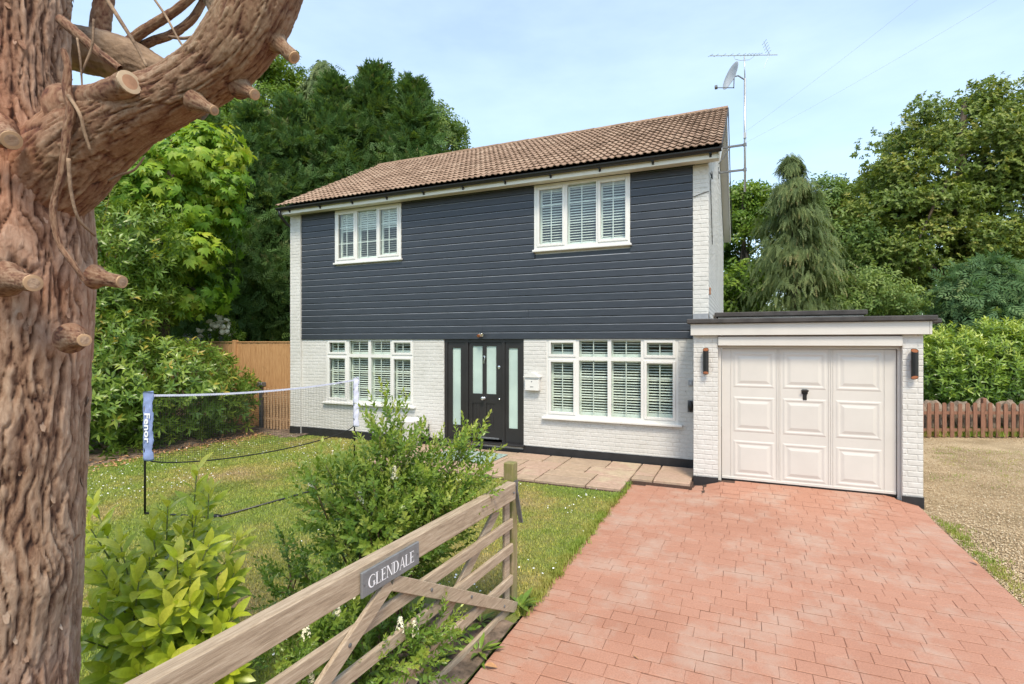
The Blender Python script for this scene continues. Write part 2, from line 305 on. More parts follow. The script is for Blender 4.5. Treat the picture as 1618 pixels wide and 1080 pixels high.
class MB:
    """collects boxes, beams, tubes and prisms into one mesh"""
    def __init__(s): s.v = []; s.f = []
    def add(s, V, F):
        b = len(s.v); s.v += [tuple(p) for p in V]; s.f += [tuple(i + b for i in q) for q in F]; return s
    def box(s, x0, x1, y0, y1, z0, z1, M=None):
        V = [Vector(p) for p in ((x0, y0, z0), (x1, y0, z0), (x1, y1, z0), (x0, y1, z0), (x0, y0, z1), (x1, y0, z1), (x1, y1, z1), (x0, y1, z1))]
        if M is not None: V = [M @ p for p in V]
        return s.add(V, [(0, 3, 2, 1), (4, 5, 6, 7), (0, 1, 5, 4), (1, 2, 6, 5), (2, 3, 7, 6), (3, 0, 4, 7)])
    def bbox(s, x0, x1, y0, y1, z0, z1, c=.006, M=None):
        """box with chamfered edges along its two longer directions' front faces (all 12 edges)"""
        bm = bmesh.new(); bmesh.ops.create_cube(bm, size=1)
        for v in bm.verts: v.co = Vector((x0 + (v.co.x + .5) * (x1 - x0), y0 + (v.co.y + .5) * (y1 - y0), z0 + (v.co.z + .5) * (z1 - z0)))
        bmesh.ops.bevel(bm, geom=bm.edges[:], offset=c, segments=1, affect='EDGES', profile=.5)
        V = [(M @ v.co) if M is not None else v.co.copy() for v in bm.verts]; bm.verts.index_update()
        F = [tuple(v.index for v in f.verts) for f in bm.faces]; bm.free(); return s.add(V, F)
    def beam(s, p, q, w, h, up=(0, 0, 1), c=0):
        p, q = Vector(p), Vector(q); y = (q - p); L = y.length; y.normalize(); up = Vector(up)
        x = y.cross(up); x.normalize(); z = x.cross(y); M = Matrix(((x.x, y.x, z.x, p.x), (x.y, y.y, z.y, p.y), (x.z, y.z, z.z, p.z), (0, 0, 0, 1)))
        if c: return s.bbox(-w / 2, w / 2, 0, L, -h / 2, h / 2, c, M)
        return s.box(-w / 2, w / 2, 0, L, -h / 2, h / 2, M)
    def tube(s, pts, rad, n=8, caps=True):
        pts = [Vector(p) for p in pts]; rad = rad if hasattr(rad, '__len__') else [rad] * len(pts)
        b = len(s.v); ref = None
        for i, p in enumerate(pts):
            t = (pts[min(i + 1, len(pts) - 1)] - pts[max(i - 1, 0)]).normalized()
            if ref is None: ref = t.orthogonal().normalized()
            ref = (ref - t * ref.dot(t)).normalized(); bi = t.cross(ref)
            for k in range(n):
                a = 2 * math.pi * k / n; s.v.append(tuple(p + (ref * math.cos(a) + bi * math.sin(a)) * rad[i]))
        for i in range(len(pts) - 1):
            for k in range(n):
                s.f.append((b + i * n + k, b + i * n + (k + 1) % n, b + (i + 1) * n + (k + 1) % n, b + (i + 1) * n + k))
        if caps: s.f.append(tuple(b + k for k in range(n))[::-1]); s.f.append(tuple(b + (len(pts) - 1) * n + k for k in range(n)))
        return s
    def prism(s, poly, d, M=None):
        """polygon in (x, z), extruded by d along y"""
        n = len(poly); V = [Vector((x, 0, z)) for x, z in poly] + [Vector((x, d, z)) for x, z in poly]
        if M is not None: V = [M @ p for p in V]
        return s.add(V, [tuple(range(n)), tuple(range(2 * n - 1, n - 1, -1))] + [(i, i + n, (i + 1) % n + n, (i + 1) % n) for i in range(n)])
    def lathe(s, prof, n=16, M=None, caps=True):
        b = len(s.v)
        for r_, z in prof:
            for k in range(n):
                a = 2 * math.pi * k / n; p = Vector((r_ * math.cos(a), r_ * math.sin(a), z)); s.v.append(tuple(M @ p if M is not None else p))
        for i in range(len(prof) - 1):
            for k in range(n): s.f.append((b + i * n + k, b + i * n + (k + 1) % n, b + (i + 1) * n + (k + 1) % n, b + (i + 1) * n + k))
        if caps: s.f.append(tuple(b + k for k in range(n))[::-1]); s.f.append(tuple(b + (len(prof) - 1) * n + k for k in range(n)))
        return s
    def mesh(s, name, smooth=False):
        me = bpy.data.meshes.new(name); me.from_pydata(s.v, [], s.f)
        if smooth: me.polygons.foreach_set('use_smooth', np.ones(len(me.polygons), dtype=bool))
        me.update(); return me
    def build(s, name, mat, parent=None, smooth=False, **k): return link(name, s.mesh(name, smooth), mat, parent, **k)
def recalc(o):
    bm = bmesh.new(); bm.from_mesh(o.data); bmesh.ops.recalc_face_normals(bm, faces=bm.faces[:]); bm.to_mesh(o.data); bm.free(); return o
def setrnd(me, v):
    a = me.attributes.new('rnd', 'FLOAT', 'POINT'); a.data.foreach_set('value', np.full(len(me.vertices), v, dtype=np.float32)); return me

# numpy value noise
def _h(i, j, k): 
    n = (i * 374761393 + j * 668265263 + k * 2147483647 + 1013904223) & 0xffffffff
    n = ((n ^ (n >> 13)) * 1274126177) & 0xffffffff
    return ((n ^ (n >> 16)) & 0xffff) / 65535.0
def vnoise(P):
    P = np.asarray(P, dtype=np.float64); I = np.floor(P).astype(np.int64); f = P - I; f = f * f * (3 - 2 * f); i, j, k = I.T; u, v, w = f.T
    L = lambda a, b, t: a + (b - a) * t
    return L(L(L(_h(i, j, k), _h(i + 1, j, k), u), L(_h(i, j + 1, k), _h(i + 1, j + 1, k), u), v),
             L(L(_h(i, j, k + 1), _h(i + 1, j, k + 1), u), L(_h(i, j + 1, k + 1), _h(i + 1, j + 1, k + 1), u), v), w)
def fbm(P, oct=4, gain=.5):
    P = np.asarray(P, dtype=np.float64); s = 0; a = 1; t = 0
    for o in range(oct): s = s + a * vnoise(P * 2 ** o + 17.3 * o); t += a; a *= gain
    return s / t

# leaf templates: triangles
def blade(L=1, W=.4, fold=.25, droop=.2, n=2, peak=.45, roll=0):
    V = [(0, 0, 0)]; F = []
    for i in range(1, n + 1):
        t = i / (n + 1); w = W * .5 * (math.sin(math.pi * t ** (math.log(.5) / math.log(peak))) ** .8)
        z = -droop * L * t * t
        V += [(-w, L * t, z + fold * w), (0, L * t, z), (w, L * t, z + fold * w)]
    V.append((0, L, -droop * L)); e = len(V) - 1
    F += [(0, 2, 1), (0, 3, 2)]
    for i in range(n - 1):
        a = 1 + 3 * i; b = a + 3; F += [(a, a + 1, b), (a + 1, b + 1, b), (a + 1, a + 2, b + 1), (a + 2, b + 2, b + 1)]
    a = 1 + 3 * (n - 1); F += [(a, a + 1, e), (a + 1, a + 2, e)]
    return np.array(V, float), np.array(F, int)
def kite(L, W, droop=.1):
    return np.array([(0, 0, 0), (-W / 2, L * .4, -droop * L * .2), (W / 2, L * .4, -droop * L * .2), (0, L, -droop * L)], float), np.array([(0, 2, 1), (1, 2, 3)], int)
def frame(d, up):
    """rotation matrices with columns x, y=d, z~up for arrays of directions"""
    d = d / np.linalg.norm(d, axis=-1, keepdims=True); x = np.cross(d, up); ln = np.linalg.norm(x, axis=-1, keepdims=True)
    x = np.where(ln < 1e-4, np.array([1.0, 0, 0]), x / np.maximum(ln, 1e-4)); z = np.cross(x, d)
    return np.stack([x, d, z], axis=-1)
def combine(parts):
    V = []; F = []; T = []; b = 0
    for v, f, t in parts: V.append(v); F.append(f + b); T.append(np.full(len(v), t)); b += len(v)
    return np.concatenate(V), np.concatenate(F), np.concatenate(T)
def scatter(T, pos, rot, scale, rnd, tw=.35):
    """copies of a template joined to V, F, rnd; template tint shifts rnd"""
    V, F, t = T; N = len(pos); scale = np.asarray(scale, float).reshape(N, 1, 1)
    W = np.einsum('nij,vj->nvi', rot, V) * scale + pos[:, None, :]
    FF = F[None] + (np.arange(N) * len(V))[:, None, None]
    rr = np.clip(np.asarray(rnd)[:, None] + (t[None] - .5) * tw, 0, 1)
    return W.reshape(-1, 3), FF.reshape(-1, F.shape[1]), rr.ravel()
def unit(n): 
    v = rng.normal(size=(n, 3)); return v / np.linalg.norm(v, axis=1, keepdims=True)
def joinm(parts):
    V = []; F = []; Q = []; b = 0
    for v, f, q in parts: V.append(v); F.append(f + b); Q.append(q); b += len(v)
    return np.concatenate(V), np.concatenate(F), np.concatenate(Q)

# ================================================================== GROUND
def lawn_z(x, y): return -0.075 + .018 * (fbm(np.stack([np.asarray(x) * .5, np.asarray(y) * .5, np.zeros_like(np.asarray(x, float))], -1), 3) - .5)
MB().add([(-400, -400, -.19), (400, -400, -.19), (400, 400, -.19), (-400, 400, -.19)], [(0, 1, 2, 3)]).build('ground', 'earth_grass', kind='structure')
def sheet(name, mat, x0, x1, y0, y1, nx, ny, zf):
    X, Y = np.meshgrid(np.linspace(x0, x1, nx), np.linspace(y0, y1, ny)); Z = zf(X.ravel(), Y.ravel())
    i = np.arange(nx * ny).reshape(ny, nx); F = np.stack([i[:-1, :-1], i[:-1, 1:], i[1:, 1:], i[1:, :-1]], -1).reshape(-1, 4)
    return link(name, npmesh(name, np.stack([X.ravel(), Y.ravel(), Z], -1), F, smooth=True), mat, kind='structure')
DX0, DX1 = -1.64, 2.15
sheet('lawn', 'turf', -10.6, DX0 + .002, -.4, 9.5, 70, 70, lawn_z)
sheet('flower_bed', 'soil', -2.72, DX0 + .004, .2, 4.0, 40, 80, lambda x, y: -.058 + .05 * (fbm(np.stack([x * 5, y * 5, x * 0], -1), 4) - .45) - .14 * np.clip((-2.5 - x) / .22, 0, 1) - .1 * np.clip((y - 3.7) / .3, 0, 1))
sheet('shrub_bed', 'soil', -17, -10.35, -.4, 10.4, 40, 40, lambda x, y: -.06 + .09 * (fbm(np.stack([x * 2.5, y * 2.5, x * 0], -1), 4) - .45) - .1 * np.clip((x + 10.7) / .35, 0, 1))
sheet('gate_bed', 'soil', -10.5, -9.4, 8.7, 10.4, 16, 16, lambda x, y: -.05 + .08 * (fbm(np.stack([x * 4, y * 4, x * 0], -1), 4) - .45) - .12 * np.clip((9.15 - y) / .45, 0, 1))
sheet('gravel_yard', 'gravel', DX1 + .02, 22, -6, 16.2, 60, 60, lambda x, y: -.125 + .03 * (fbm(np.stack([x * .8, y * .8, x * 0], -1), 3) - .5))
sheet('verge', 'earth_grass', 2.3, 30, 14.6, 30, 40, 20, lambda x, y: -.19 + .16 * np.clip(((-x * SA + y * CA) - 12.35) / .5, 0, 1))

# ---- driveway of red setts
def drive_z(x, y):
    s = min(1, max(0, (y - 7.75) / 1.0)); s = s * s * (3 - 2 * s); k = min(1, max(0, (x + .62) / .3)) * min(1, max(0, (2.25 - x) / .45))
    return -.10 + .092 * s * k
drive = MB()
nyd = 60; ys = [-5 + (8.86 + 5) * i / nyd for i in range(nyd + 1)]; xs = [DX0, -.73] + [-.66 + .08 * i for i in range(35)] + [2.15]
dv = [(x, y, drive_z(x, y) - .0075) for y in ys for x in xs]; k = len(xs)
df = [(j * k + i, j * k + i + 1, (j + 1) * k + i + 1, (j + 1) * k + i) for j in range(nyd) for i in range(k - 1) if not (ys[j + 1] > 8.40 and i == 0)]
drive.add(dv, df); drive = drive.build('driveway', 'joint', kind='structure')
drive['label'] = 'red brick-paved driveway leading up to the white garage door'
def sett_mesh(L, W, seed):
    r = random.Random(seed); c = .004; t = .016; V = []
    j = lambda a: a + r.uniform(-.0015, .0015)
    for (ins, z) in ((0, -t), (0, -.003), (c, 0)):
        for sx, sy in ((-1, -1), (1, -1), (1, 1), (-1, 1)): V.append((j(sx * (L / 2 - ins)), j(sy * (W / 2 - ins)), z + (r.uniform(-.0012, .0012) if z == 0 else 0)))
    F = [(8, 9, 10, 11)]
    for k in (0, 4):
        for i in range(4): F.append((k + i, k + (i + 1) % 4, k + 4 + (i + 1) % 4, k + 4 + i))
    return V, F
PITCH = .1485; BP = .108; BW = .245; LENS = (.152, .178, .204, .226, .25); NV = 5
SETT = {(L, s): sett_mesh(L - .0012, PITCH - .009, s * 7 + int(L * 1000)) for L in LENS for s in range(NV)}
SETT.update({(BW, s): sett_mesh(BW + .001, BP - .008, s * 13 + 5) for s in range(NV)})
SETTM = {}
rs = random.Random(3); setts = []; y = 8.80 - PITCH / 2; row = 0
while y > -1.0:
    x = -.735 if y > 8.30 else DX0 + BW; yb = y; xe = DX1 - BW
    off = rs.uniform(0, .1)
    first = True
    while x < xe - .05:
        L = rs.choice(LENS)
        if first: L = rs.choice(LENS[:3]); first = False
        if x + L > xe - .1: L = xe - x
        if L > .06 and not (y > 8.62 and (x < -.36 or x + L > 1.96)): setts.append((x + L / 2, yb, L))
        x += L
    y -= PITCH; row += 1
y = 8.24
while y > -1.0:
    setts.append((DX0 + BW / 2 + rs.uniform(-.002, .003), y, BW)); setts.append((DX1 - BW / 2 + rs.uniform(-.003, .002), y, BW)); y -= BP
for k in range(4): setts.append((DX1 - BW / 2, 8.24 + BP * (k + 1), BW))
def sett_place(s):
    x, y, L = s; key = BW if L == BW else min(LENS, key=lambda q: abs(q - L)); z = drive_z(x, y); e = .05
    gy = (drive_z(x, y + e) - drive_z(x, y - e)) / (2 * e); gx = (drive_z(x + e, y) - drive_z(x - e, y)) / (2 * e)
    r = random.Random(int(x * 977 + y * 131071))
    return key, r.randrange(NV), Vector((x, y, z + r.uniform(-.0015, .0015))), Euler((math.atan(gy) + r.uniform(-.005, .005), -math.atan(gx) + r.uniform(-.005, .005), r.uniform(-.008, .008))), L / key
def seen(p):
    q = proj(p); return q is not None and -30 < q[0] < 1650 and 0 < q[1] < 1110
vis = sorted([s for s in setts if seen((s[0], s[1], -.1))], key=lambda s: -s[1] + abs(s[0]) * .2)
single = set(vis[:298])
sv = []; sf = []; sr = []
for s in setts:
    key, v, loc, rot, sc = sett_place(s); V, F = SETT[(key, v)]
    if s in single:
        if (key, v) not in SETTM: SETTM[(key, v)] = setrnd(MB().add(V, F).mesh('brick'), random.Random(key * 999 + v).random())
        link('brick', SETTM[(key, v)], 'sett', drive, loc, rot, (sc, 1, 1))
    else:
        M = Matrix.LocRotScale(loc, rot, Vector((sc, 1, 1))); b = len(sv); sv += [tuple(M @ Vector(p)) for p in V]; sf += [tuple(i + b for i in f) for f in F]; sr += [random.Random(s[0] * 31 + s[1]).random()] * len(V)
me = bpy.data.meshes.new('paving'); me.from_pydata(sv, [], sf); me.update(); a = me.attributes.new('rnd', 'FLOAT', 'POINT'); a.data.foreach_set('value', np.array(sr, dtype=np.float32))
link('paving', me, 'sett', drive, kind='stuff')

# ---- sandstone flags by the front door
patio = MB().box(-6.3, -1.62, 7.66, 9.52, -.14, -.062).box(-1.62, -.72, 8.36, 9.52, -.14, -.062).build('patio', 'joint', kind='structure')
patio['label'] = 'sandstone paving slabs along the foot of the house wall'
rf = random.Random(21)
def guil(x0, x1, y0, y1, out):
    w, h = x1 - x0, y1 - y0
    if w < .95 and h < .72 and (w * h < .42 or rf.random() < .3): out.append((x0, x1, y0, y1)); return
    if w / 1.35 > h:
        c = x0 + w * rf.uniform(.36, .64); guil(x0, c, y0, y1, out); guil(c, x1, y0, y1, out)
    else:
        c = y0 + h * rf.uniform(.36, .64); guil(x0, x1, y0, c, out); guil(x0, x1, c, y1, out)
slabs = []; guil(-6.28, -4.0, 7.68, 9.44, slabs); guil(-4.0, -1.64, 7.68, 9.44, slabs); slabs += [(-1.64, -1.30, 8.38, 8.62), (-1.64, -1.30, 8.62, 8.80), (-1.30, -.74, 8.38, 9.44), (-1.64, -1.30, 8.80, 9.44)]
for x0, x1, y0, y1 in slabs:
    g = .011; w, h = (x1 - x0) / 2 - g, (y1 - y0) / 2 - g; V = []; F = []; nper = 5
    def ring(ins, z):
        pts = []
        for (ax, ay, bx, by) in ((-1, -1, 1, -1), (1, -1, 1, 1), (1, 1, -1, 1), (-1, 1, -1, -1)):
            for q in range(nper):
                t = q / nper; pts.append(((ax + (bx - ax) * t) * (w - ins), (ay + (by - ay) * t) * (h - ins), z))
        return pts
    jit = [(rf.uniform(-.006, .006), rf.uniform(-.006, .006)) for _ in range(4 * nper)]
    for ins, z in ((0, -.05), (0, -.008), (.009, 0)): V += [(p[0] + d[0], p[1] + d[1], p[2]) for p, d in zip(ring(ins, z), jit)]
    n = 4 * nper; F = [tuple(range(2 * n, 3 * n))] + [(k * n + i, k * n + (i + 1) % n, (k + 1) * n + (i + 1) % n, (k + 1) * n + i) for k in (0, 1) for i in range(n)]
    m_ = MB().add(V, F).mesh('slab'); setrnd(m_, rf.random())
    link('slab', m_, 'flagstone', patio, ((x0 + x1) / 2, (y0 + y1) / 2, -.022 + rf.uniform(-.004, .004)), (rf.uniform(-.006, .006), rf.uniform(-.006, .006), 0))

# ================================================================== HOUSE
HX0, HX1, HY0, HY1 = -9.95, -.543, 9.50, 16.45
GX0, GX1, GY = -.724, 2.202, 8.70
house = thing('house', 'two-storey white brick house with dark weatherboard upper front and tiled roof', 'house', ((HX0 + HX1) / 2, HY0, 0))
HOFF = -Vector(house.location)
def part(mb, name, mat, parent=None, smooth=False, kind=None):
    """part built in world coordinates, kept in place under the house empty"""
    o = mb.build(name, mat, parent or house, smooth, kind=kind)
    if parent is None: o.location = HOFF
    return o
WIN = {'ul': (-8.59, -6.77, 3.93, 5.125), 'ur': (-3.69, -1.86, 3.885, 5.125), 'll': (-8.875, -6.483, .745, 2.18), 'lr': (-3.453, -1.038, .70, 2.18)}
DOOR = (-5.722, -3.925, .10, 2.18)
# core walls with real openings
w = MB(); yb = HY0 + .25
CF = HY0 + .008
for x0, x1, z0, z1 in ((HX0, WIN['ll'][0], -.15, 2.2), (WIN['ll'][0], WIN['ll'][1], -.15, WIN['ll'][2]), (WIN['ll'][1], DOOR[0], -.15, 2.2), (DOOR[0], DOOR[1], -.15, .09),
                       (DOOR[1], WIN['lr'][0], -.15, 2.2), (WIN['lr'][0], WIN['lr'][1], -.15, WIN['lr'][2]), (WIN['lr'][1], HX1 - .008, -.15, 2.2)): w.box(x0, x1, CF, yb, z0, z1)
for x0, x1, z0, z1 in ((HX0, HX1 - .008, 2.2, WIN['ur'][2]), (HX0, WIN['ul'][0], WIN['ur'][2], 5.14), (WIN['ul'][1], WIN['ur'][0], WIN['ur'][2], 5.14), (WIN['ur'][1], HX1 - .008, WIN['ur'][2], 5.14), (WIN['ul'][0], WIN['ul'][1], WIN['ur'][2], WIN['ul'][2])): w.box(x0, x1, CF + .02, yb, z0, z1)
front = part(w, 'front_wall', 'white_brick')
# corner piers, a little proud of the wall
pier_l = part(MB().box(HX0, -9.628, HY0 - .045, CF, -.15, 5.13), 'pier', 'white_brick')
pier_r = part(MB().box(-.797, HX1 - .006, HY0 - .012, CF, 2.18, 5.13), 'pier', 'white_brick')
# side, back walls and floors
g = MB(); side_poly = [(HY0, -.15), (HY1, -.15), (HY1, 5.2), ((HY0 + HY1) / 2, 7.30), (HY0, 5.2)]
Mx = lambda X: Matrix(((0, -1, 0, X), (1, 0, 0, 0), (0, 0, 1, 0), (0, 0, 0, 1)))
g.prism([(a, b) for a, b in side_poly], .22, Mx(HX1 - .006)); o = part(g, 'side_wall', 'white_brick'); recalc(o); side_wall = o
g = MB(); g.prism([(a, b) for a, b in side_poly], .22, Mx(HX0 + .224)); recalc(part(g, 'side_wall', 'white_brick'))
part(MB().box(HX0 + .23, HX1 - .23, HY1 - .22, HY1, -.15, 5.2), 'back_wall', 'white_brick')
part(MB().box(HX0 + .23, HX1 - .23, yb + .002, HY1 - .23, 2.3, 2.5).box(HX0 + .23, HX1 - .23, yb + .002, HY1 - .23, -.12, .02).box(HX0 + .23, HX1 - .23, yb + .002, HY1 - .23, 5.14, 5.2), 'floor_slab', 'interior')
part(MB().box(HX0 + .23, HX1 - .23, 12.8, 12.9, .02, 5.13).box(-6.3, -6.2, yb + .01, 12.79, .03, 2.29).box(-3.75, -3.65, yb + .01, 12.79, .03, 2.29), 'partition', 'interior')

# ---- painted brickwork in relief
def courses(x0, x1, z0, z1, holes, seed=0):
    r = random.Random(seed); out = []; n0 = int(math.floor(z0 / .075))
    i = n0
    while i * .075 < z1 - .02:
        za, zb = max(z0, i * .075 + .005), min(z1, (i + 1) * .075 - .005)
        if zb - za > .02:
            x = math.floor(x0 / .225) * .225 - .225 + (.1125 if i % 2 else 0)
            while x < x1:
                a, b = max(x + .005, x0), min(x + .22, x1)
                spans = [(a, b)]
                for hx0, hx1, hz0, hz1 in holes:
                    if zb > hz0 + .01 and za < hz1 - .01:
                        ns = []
                        for p, q in spans:
                            if q <= hx0 or p >= hx1: ns.append((p, q)); continue
                            if p < hx0: ns.append((p, hx0))
                            if q > hx1: ns.append((hx1, q))
                        spans = ns
                out += [(p, q, za, zb) for p, q in spans if q - p > .025]
                x += .225
        i += 1
    return out
def brick_vf(L, H, d=.0065, c=.0045):
    V = [(-L / 2, 0, -H / 2), (L / 2, 0, -H / 2), (L / 2, 0, H / 2), (-L / 2, 0, H / 2), (-L / 2 + c, -d, -H / 2 + c), (L / 2 - c, -d, -H / 2 + c), (L / 2 - c, -d, H / 2 - c), (-L / 2 + c, -d, H / 2 - c)]
    return V, [(4, 5, 6, 7), (0, 1, 5, 4), (1, 2, 6, 5), (2, 3, 7, 6), (3, 0, 4, 7)]
BV = {}
def brick_obj(p, q, za, zb, y, parent, mat='white_brick', off=None):
    key = (round(q - p, 2), round(zb - za, 3))
    if key not in BV: BV[key] = MB().add(*brick_vf(q - p, zb - za)).mesh('brick')
    r = random.Random(int(p * 733 + za * 9173))
    link('brick', BV[key], mat, parent, ((p + q) / 2, y + r.uniform(0, .0025), (za + zb) / 2), (r.uniform(-.006, .006), r.uniform(-.004, .004), r.uniform(-.008, .008)))
def brick_stuff(lst, y, mb, M=None):
    for p, q, za, zb in lst:
        V, F = brick_vf(q - p, zb - za); r = random.Random(int(p * 733 + za * 9173)); dy = r.uniform(0, .0025); ro = Euler((r.uniform(-.006, .006), 0, r.uniform(-.008, .008))).to_matrix()
        V = [ro @ Vector(v) + Vector(((p + q) / 2, y + dy, (za + zb) / 2)) for v in V]
        mb.add([M @ v for v in V] if M else V, F)
holes = [WIN['ll'], WIN['lr'], (DOOR[0], DOOR[1], -1, 2.18)]
lower = courses(-9.62, -.70, .112, 2.175, holes, 1)
near = sorted([b for b in lower if b[0] > -3.925], key=lambda b: -b[0])
gar_l = courses(GX0, -.366, .04, 2.215, [], 2); gar_r = courses(1.971, GX1, .042, 2.215, [], 3)
n_near = 298 - len(gar_l) - len(gar_r)
for b in near[:n_near]: brick_obj(*b, CF, front)
mb = MB(); brick_stuff(near[n_near:] + [b for b in lower if b[0] <= -3.925], CF, mb); part(mb, 'brickwork', 'white_brick', front, kind='stuff')
mb = MB(); brick_stuff(courses(HX0, -9.628, .112, 5.13, []), HY0 - .045, mb); part(mb, 'brickwork', 'white_brick', pier_l, kind='stuff')
mb = MB(); brick_stuff(courses(-.797, HX1 - .006, 2.5, 5.13, []), HY0 - .012, mb); part(mb, 'brickwork', 'white_brick', pier_r, kind='stuff')
mb = MB(); Ms = Matrix(((0, -1, 0, HX1 - .006), (1, 0, 0, 0), (0, 0, 1, 0), (0, 0, 0, 1)))
brick_stuff([b for b in courses(HY0, HY1, 2.45, 6.4, []) if b[3] < 5.2 or abs((b[0] + b[1]) / 2 - 12.97) < (7.2 - b[3]) * 1.6], 0, mb, Ms); part(mb, 'brickwork', 'white_brick', side_wall, kind='stuff')
# black plinth
part(MB().box(-9.63, DOOR[0] - .0, HY0 - .012, CF - .001, -.14, .108).box(DOOR[0], DOOR[1], HY0 - .012, CF - .001, -.14, .03).box(DOOR[1], -.70, HY0 - .012, CF - .001, -.14, .108).box(HX0 - .012, -9.632, HY0 - .06, CF - .002, -.14, .108), 'plinth', 'black_paint')

# ---- weatherboard cladding, every board on its own
clad = part(MB().box(-9.626, -.80, CF + .004, CF + .016, 2.19, 3.80), 'cladding', 'cladding')
NB = 21; z0c, z1c = 2.175, 5.128; ph = (z1c - z0c) / NB
def plank(x0, x1, z, h, r):
    prof = [(0, 0), (-.026, .003), (-.0275, .010), (-.0195, h * .875), (-.0105, h * .96), (-.001, h * .975), (-.001, h * .99), (0, h * .99)]
    n = len(prof); V = [(x, CF + y_, z + q) for x in (x0, x1) for y_, q in prof]; F = [tuple(range(n))[::-1], tuple(range(n, 2 * n))] + [(i, (i + 1) % n, (i + 1) % n + n, i + n) for i in range(n)]
    o = part(MB().add(V, F), 'plank', 'cladding', clad); recalc(o); o.data.materials.append(MATS['cladding_edge_glint']); o.data.polygons[5].material_index = 1; o.location = (0, r.uniform(-.0015, .0015), 0)  # bevel face gets the lighter colour as a painted highlight
rp_ = random.Random(11)
for i in range(NB):
    z = z0c + i * ph; spans = [(-9.622, -.802)]
    for k in ('ul', 'ur'):
        x0, x1, a, b = WIN[k]
        if z + ph > a - .045: spans = [s for p, q in spans for s in (((p, x0 - .003), (x1 + .003, q)) if p < x0 < q else ((p, q),)) if s[1] - s[0] > .05]
    for p, q in spans:
        if q - p > 5.5:
            c = rp_.uniform(-6.2, -3.2); plank(p, c - .0015, z, ph, rp_); plank(c + .0015, q, z, ph, rp_)
        else: plank(p, q, z, ph, rp_)

# ---- windows
SLAT = {}
def slat_mesh(d=.05, t=.008):
    n = 8; V = []
    for sx in (-.5, .5):
        for k in range(n):
            a = 2 * math.pi * k / n; V.append((sx, math.cos(a) * d / 2, math.sin(a) * t / 2))
    return MB().add(V, [tuple(range(n))[::-1], tuple(range(n, 2 * n))] + [(i, (i + 1) % n, (i + 1) % n + n, i + n) for i in range(n)]).mesh('slat')
SL = slat_mesh()
PANE = MB().add([(-.5, 0, -.5), (.5, 0, -.5), (.5, 0, .5), (-.5, 0, .5)], [(0, 1, 2, 3)]).mesh('pane')
def window(x0, x1, z0, z1, yf, cells, bars, sill, tilt):
    """cells: (gx0, gx1, gz0, gz1, casement); bars: extra horizontal bar heights"""
    f = MB(); op = []
    for gx0, gx1, gz0, gz1, cas in cells: op.append((gx0 - .042, gx1 + .042, gz0 - .042, gz1 + .042) if cas else (gx0, gx1, gz0, gz1))
    cols = sorted({(a, b) for a, b, _, _ in op}); xs_ = [x0] + [v for c in cols for v in c] + [x1]
    for i in range(0, len(xs_), 2):
        if xs_[i + 1] - xs_[i] > .002: f.box(xs_[i], xs_[i + 1], yf, yf + .07, z0, z1)
    for a, b in cols:
        zz = sorted([(c, d) for p, q, c, d in op if p == a]); lv = [z0] + [v for c in zz for v in c] + [z1]
        for i in range(0, len(lv), 2): f.box(a, b, yf + .001, yf + .069, lv[i], lv[i + 1])
    win = part(f, 'window', 'white_plastic')
    for gx0, gx1, gz0, gz1, cas in cells:
        if cas:
            c = MB(); o_ = .047; ox0, ox1, oz0, oz1 = gx0 - o_, gx1 + o_, gz0 - o_, gz1 + o_
            ya, yc = yf - .014, yf + .03
            c.bbox(ox0, gx0, ya, yc, oz0, oz1, .005).bbox(gx1, ox1, ya, yc, oz0, oz1, .005).bbox(gx0 - .002, gx1 + .002, ya + .001, yc, oz0, gz0, .005).bbox(gx0 - .002, gx1 + .002, ya + .001, yc, gz1, oz1, .005)
            part(c, 'casement', 'white_plastic', win)
        link('pane', PANE, 'glass', win, ((gx0 + gx1) / 2, yf + .024, (gz0 + gz1) / 2), None, (gx1 - gx0 + .006, 1, gz1 - gz0 + .006))
        xc = (gx0 + gx1) / 2
        part(MB().box(xc - .009, xc + .009, yf + .030, yf + .038, gz0, gz1), 'glazing_bar', 'white_plastic', win)
        for bz in bars:
            if gz0 + .05 < bz < gz1 - .05: part(MB().box(gx0, gx1, yf + .0295, yf + .0375, bz - .008, bz + .008), 'glazing_bar', 'white_plastic', win)
        # shutter behind the glass
        ys_ = yf + .13; st = .045; e = .03
        part(MB().box(gx0 - e, gx0 - e + st, ys_ - .014, ys_ + .014, gz0 - e, gz1 + e).box(gx1 + e - st, gx1 + e, ys_ - .014, ys_ + .014, gz0 - e, gz1 + e)
             .box(gx0 - e + st, gx1 + e - st, ys_ - .013, ys_ + .013, gz0 - e, gz0 + .055).box(gx0 - e + st, gx1 + e - st, ys_ - .013, ys_ + .013, gz1 - .03, gz1 + e), 'shutter_frame', 'shutter_white', win)
        nsl = int((gz1 - gz0 - .09) / .0485)
        for k in range(nsl):
            z = gz0 + .055 + (k + .5) * (gz1 - gz0 - .085) / nsl
            link('slat', SL, 'shutter_white', win, (xc, ys_, z), (tilt(z) + random.uniform(-.03, .03), 0, 0), (gx1 - gx0 + 2 * e - 2 * st, 1, 1))
    if sill: part(MB().bbox(x0 - sill, x1 + sill, HY0 - .075, HY0 + .06, z0 - .045, z0 - .002, .008), 'sill', 'white_plastic', win)
    return win
t_low = lambda z: R(24)
gl = [(-3.368, -2.922, True), (-2.814, -2.275, False), (-2.209, -1.677, False), (-1.574, -1.131, True)]
cl = []
for a, b, c in gl: cl += [(a, b, .80 if c else .762, 1.742 if c else 1.777, c), (a, b, 1.885 if c else 1.846, 2.105 if c else 2.148, c)]
window(*WIN['lr'][:2], .70, 2.176, HY0 + .012, cl, (1.466, 1.103), .075, t_low)
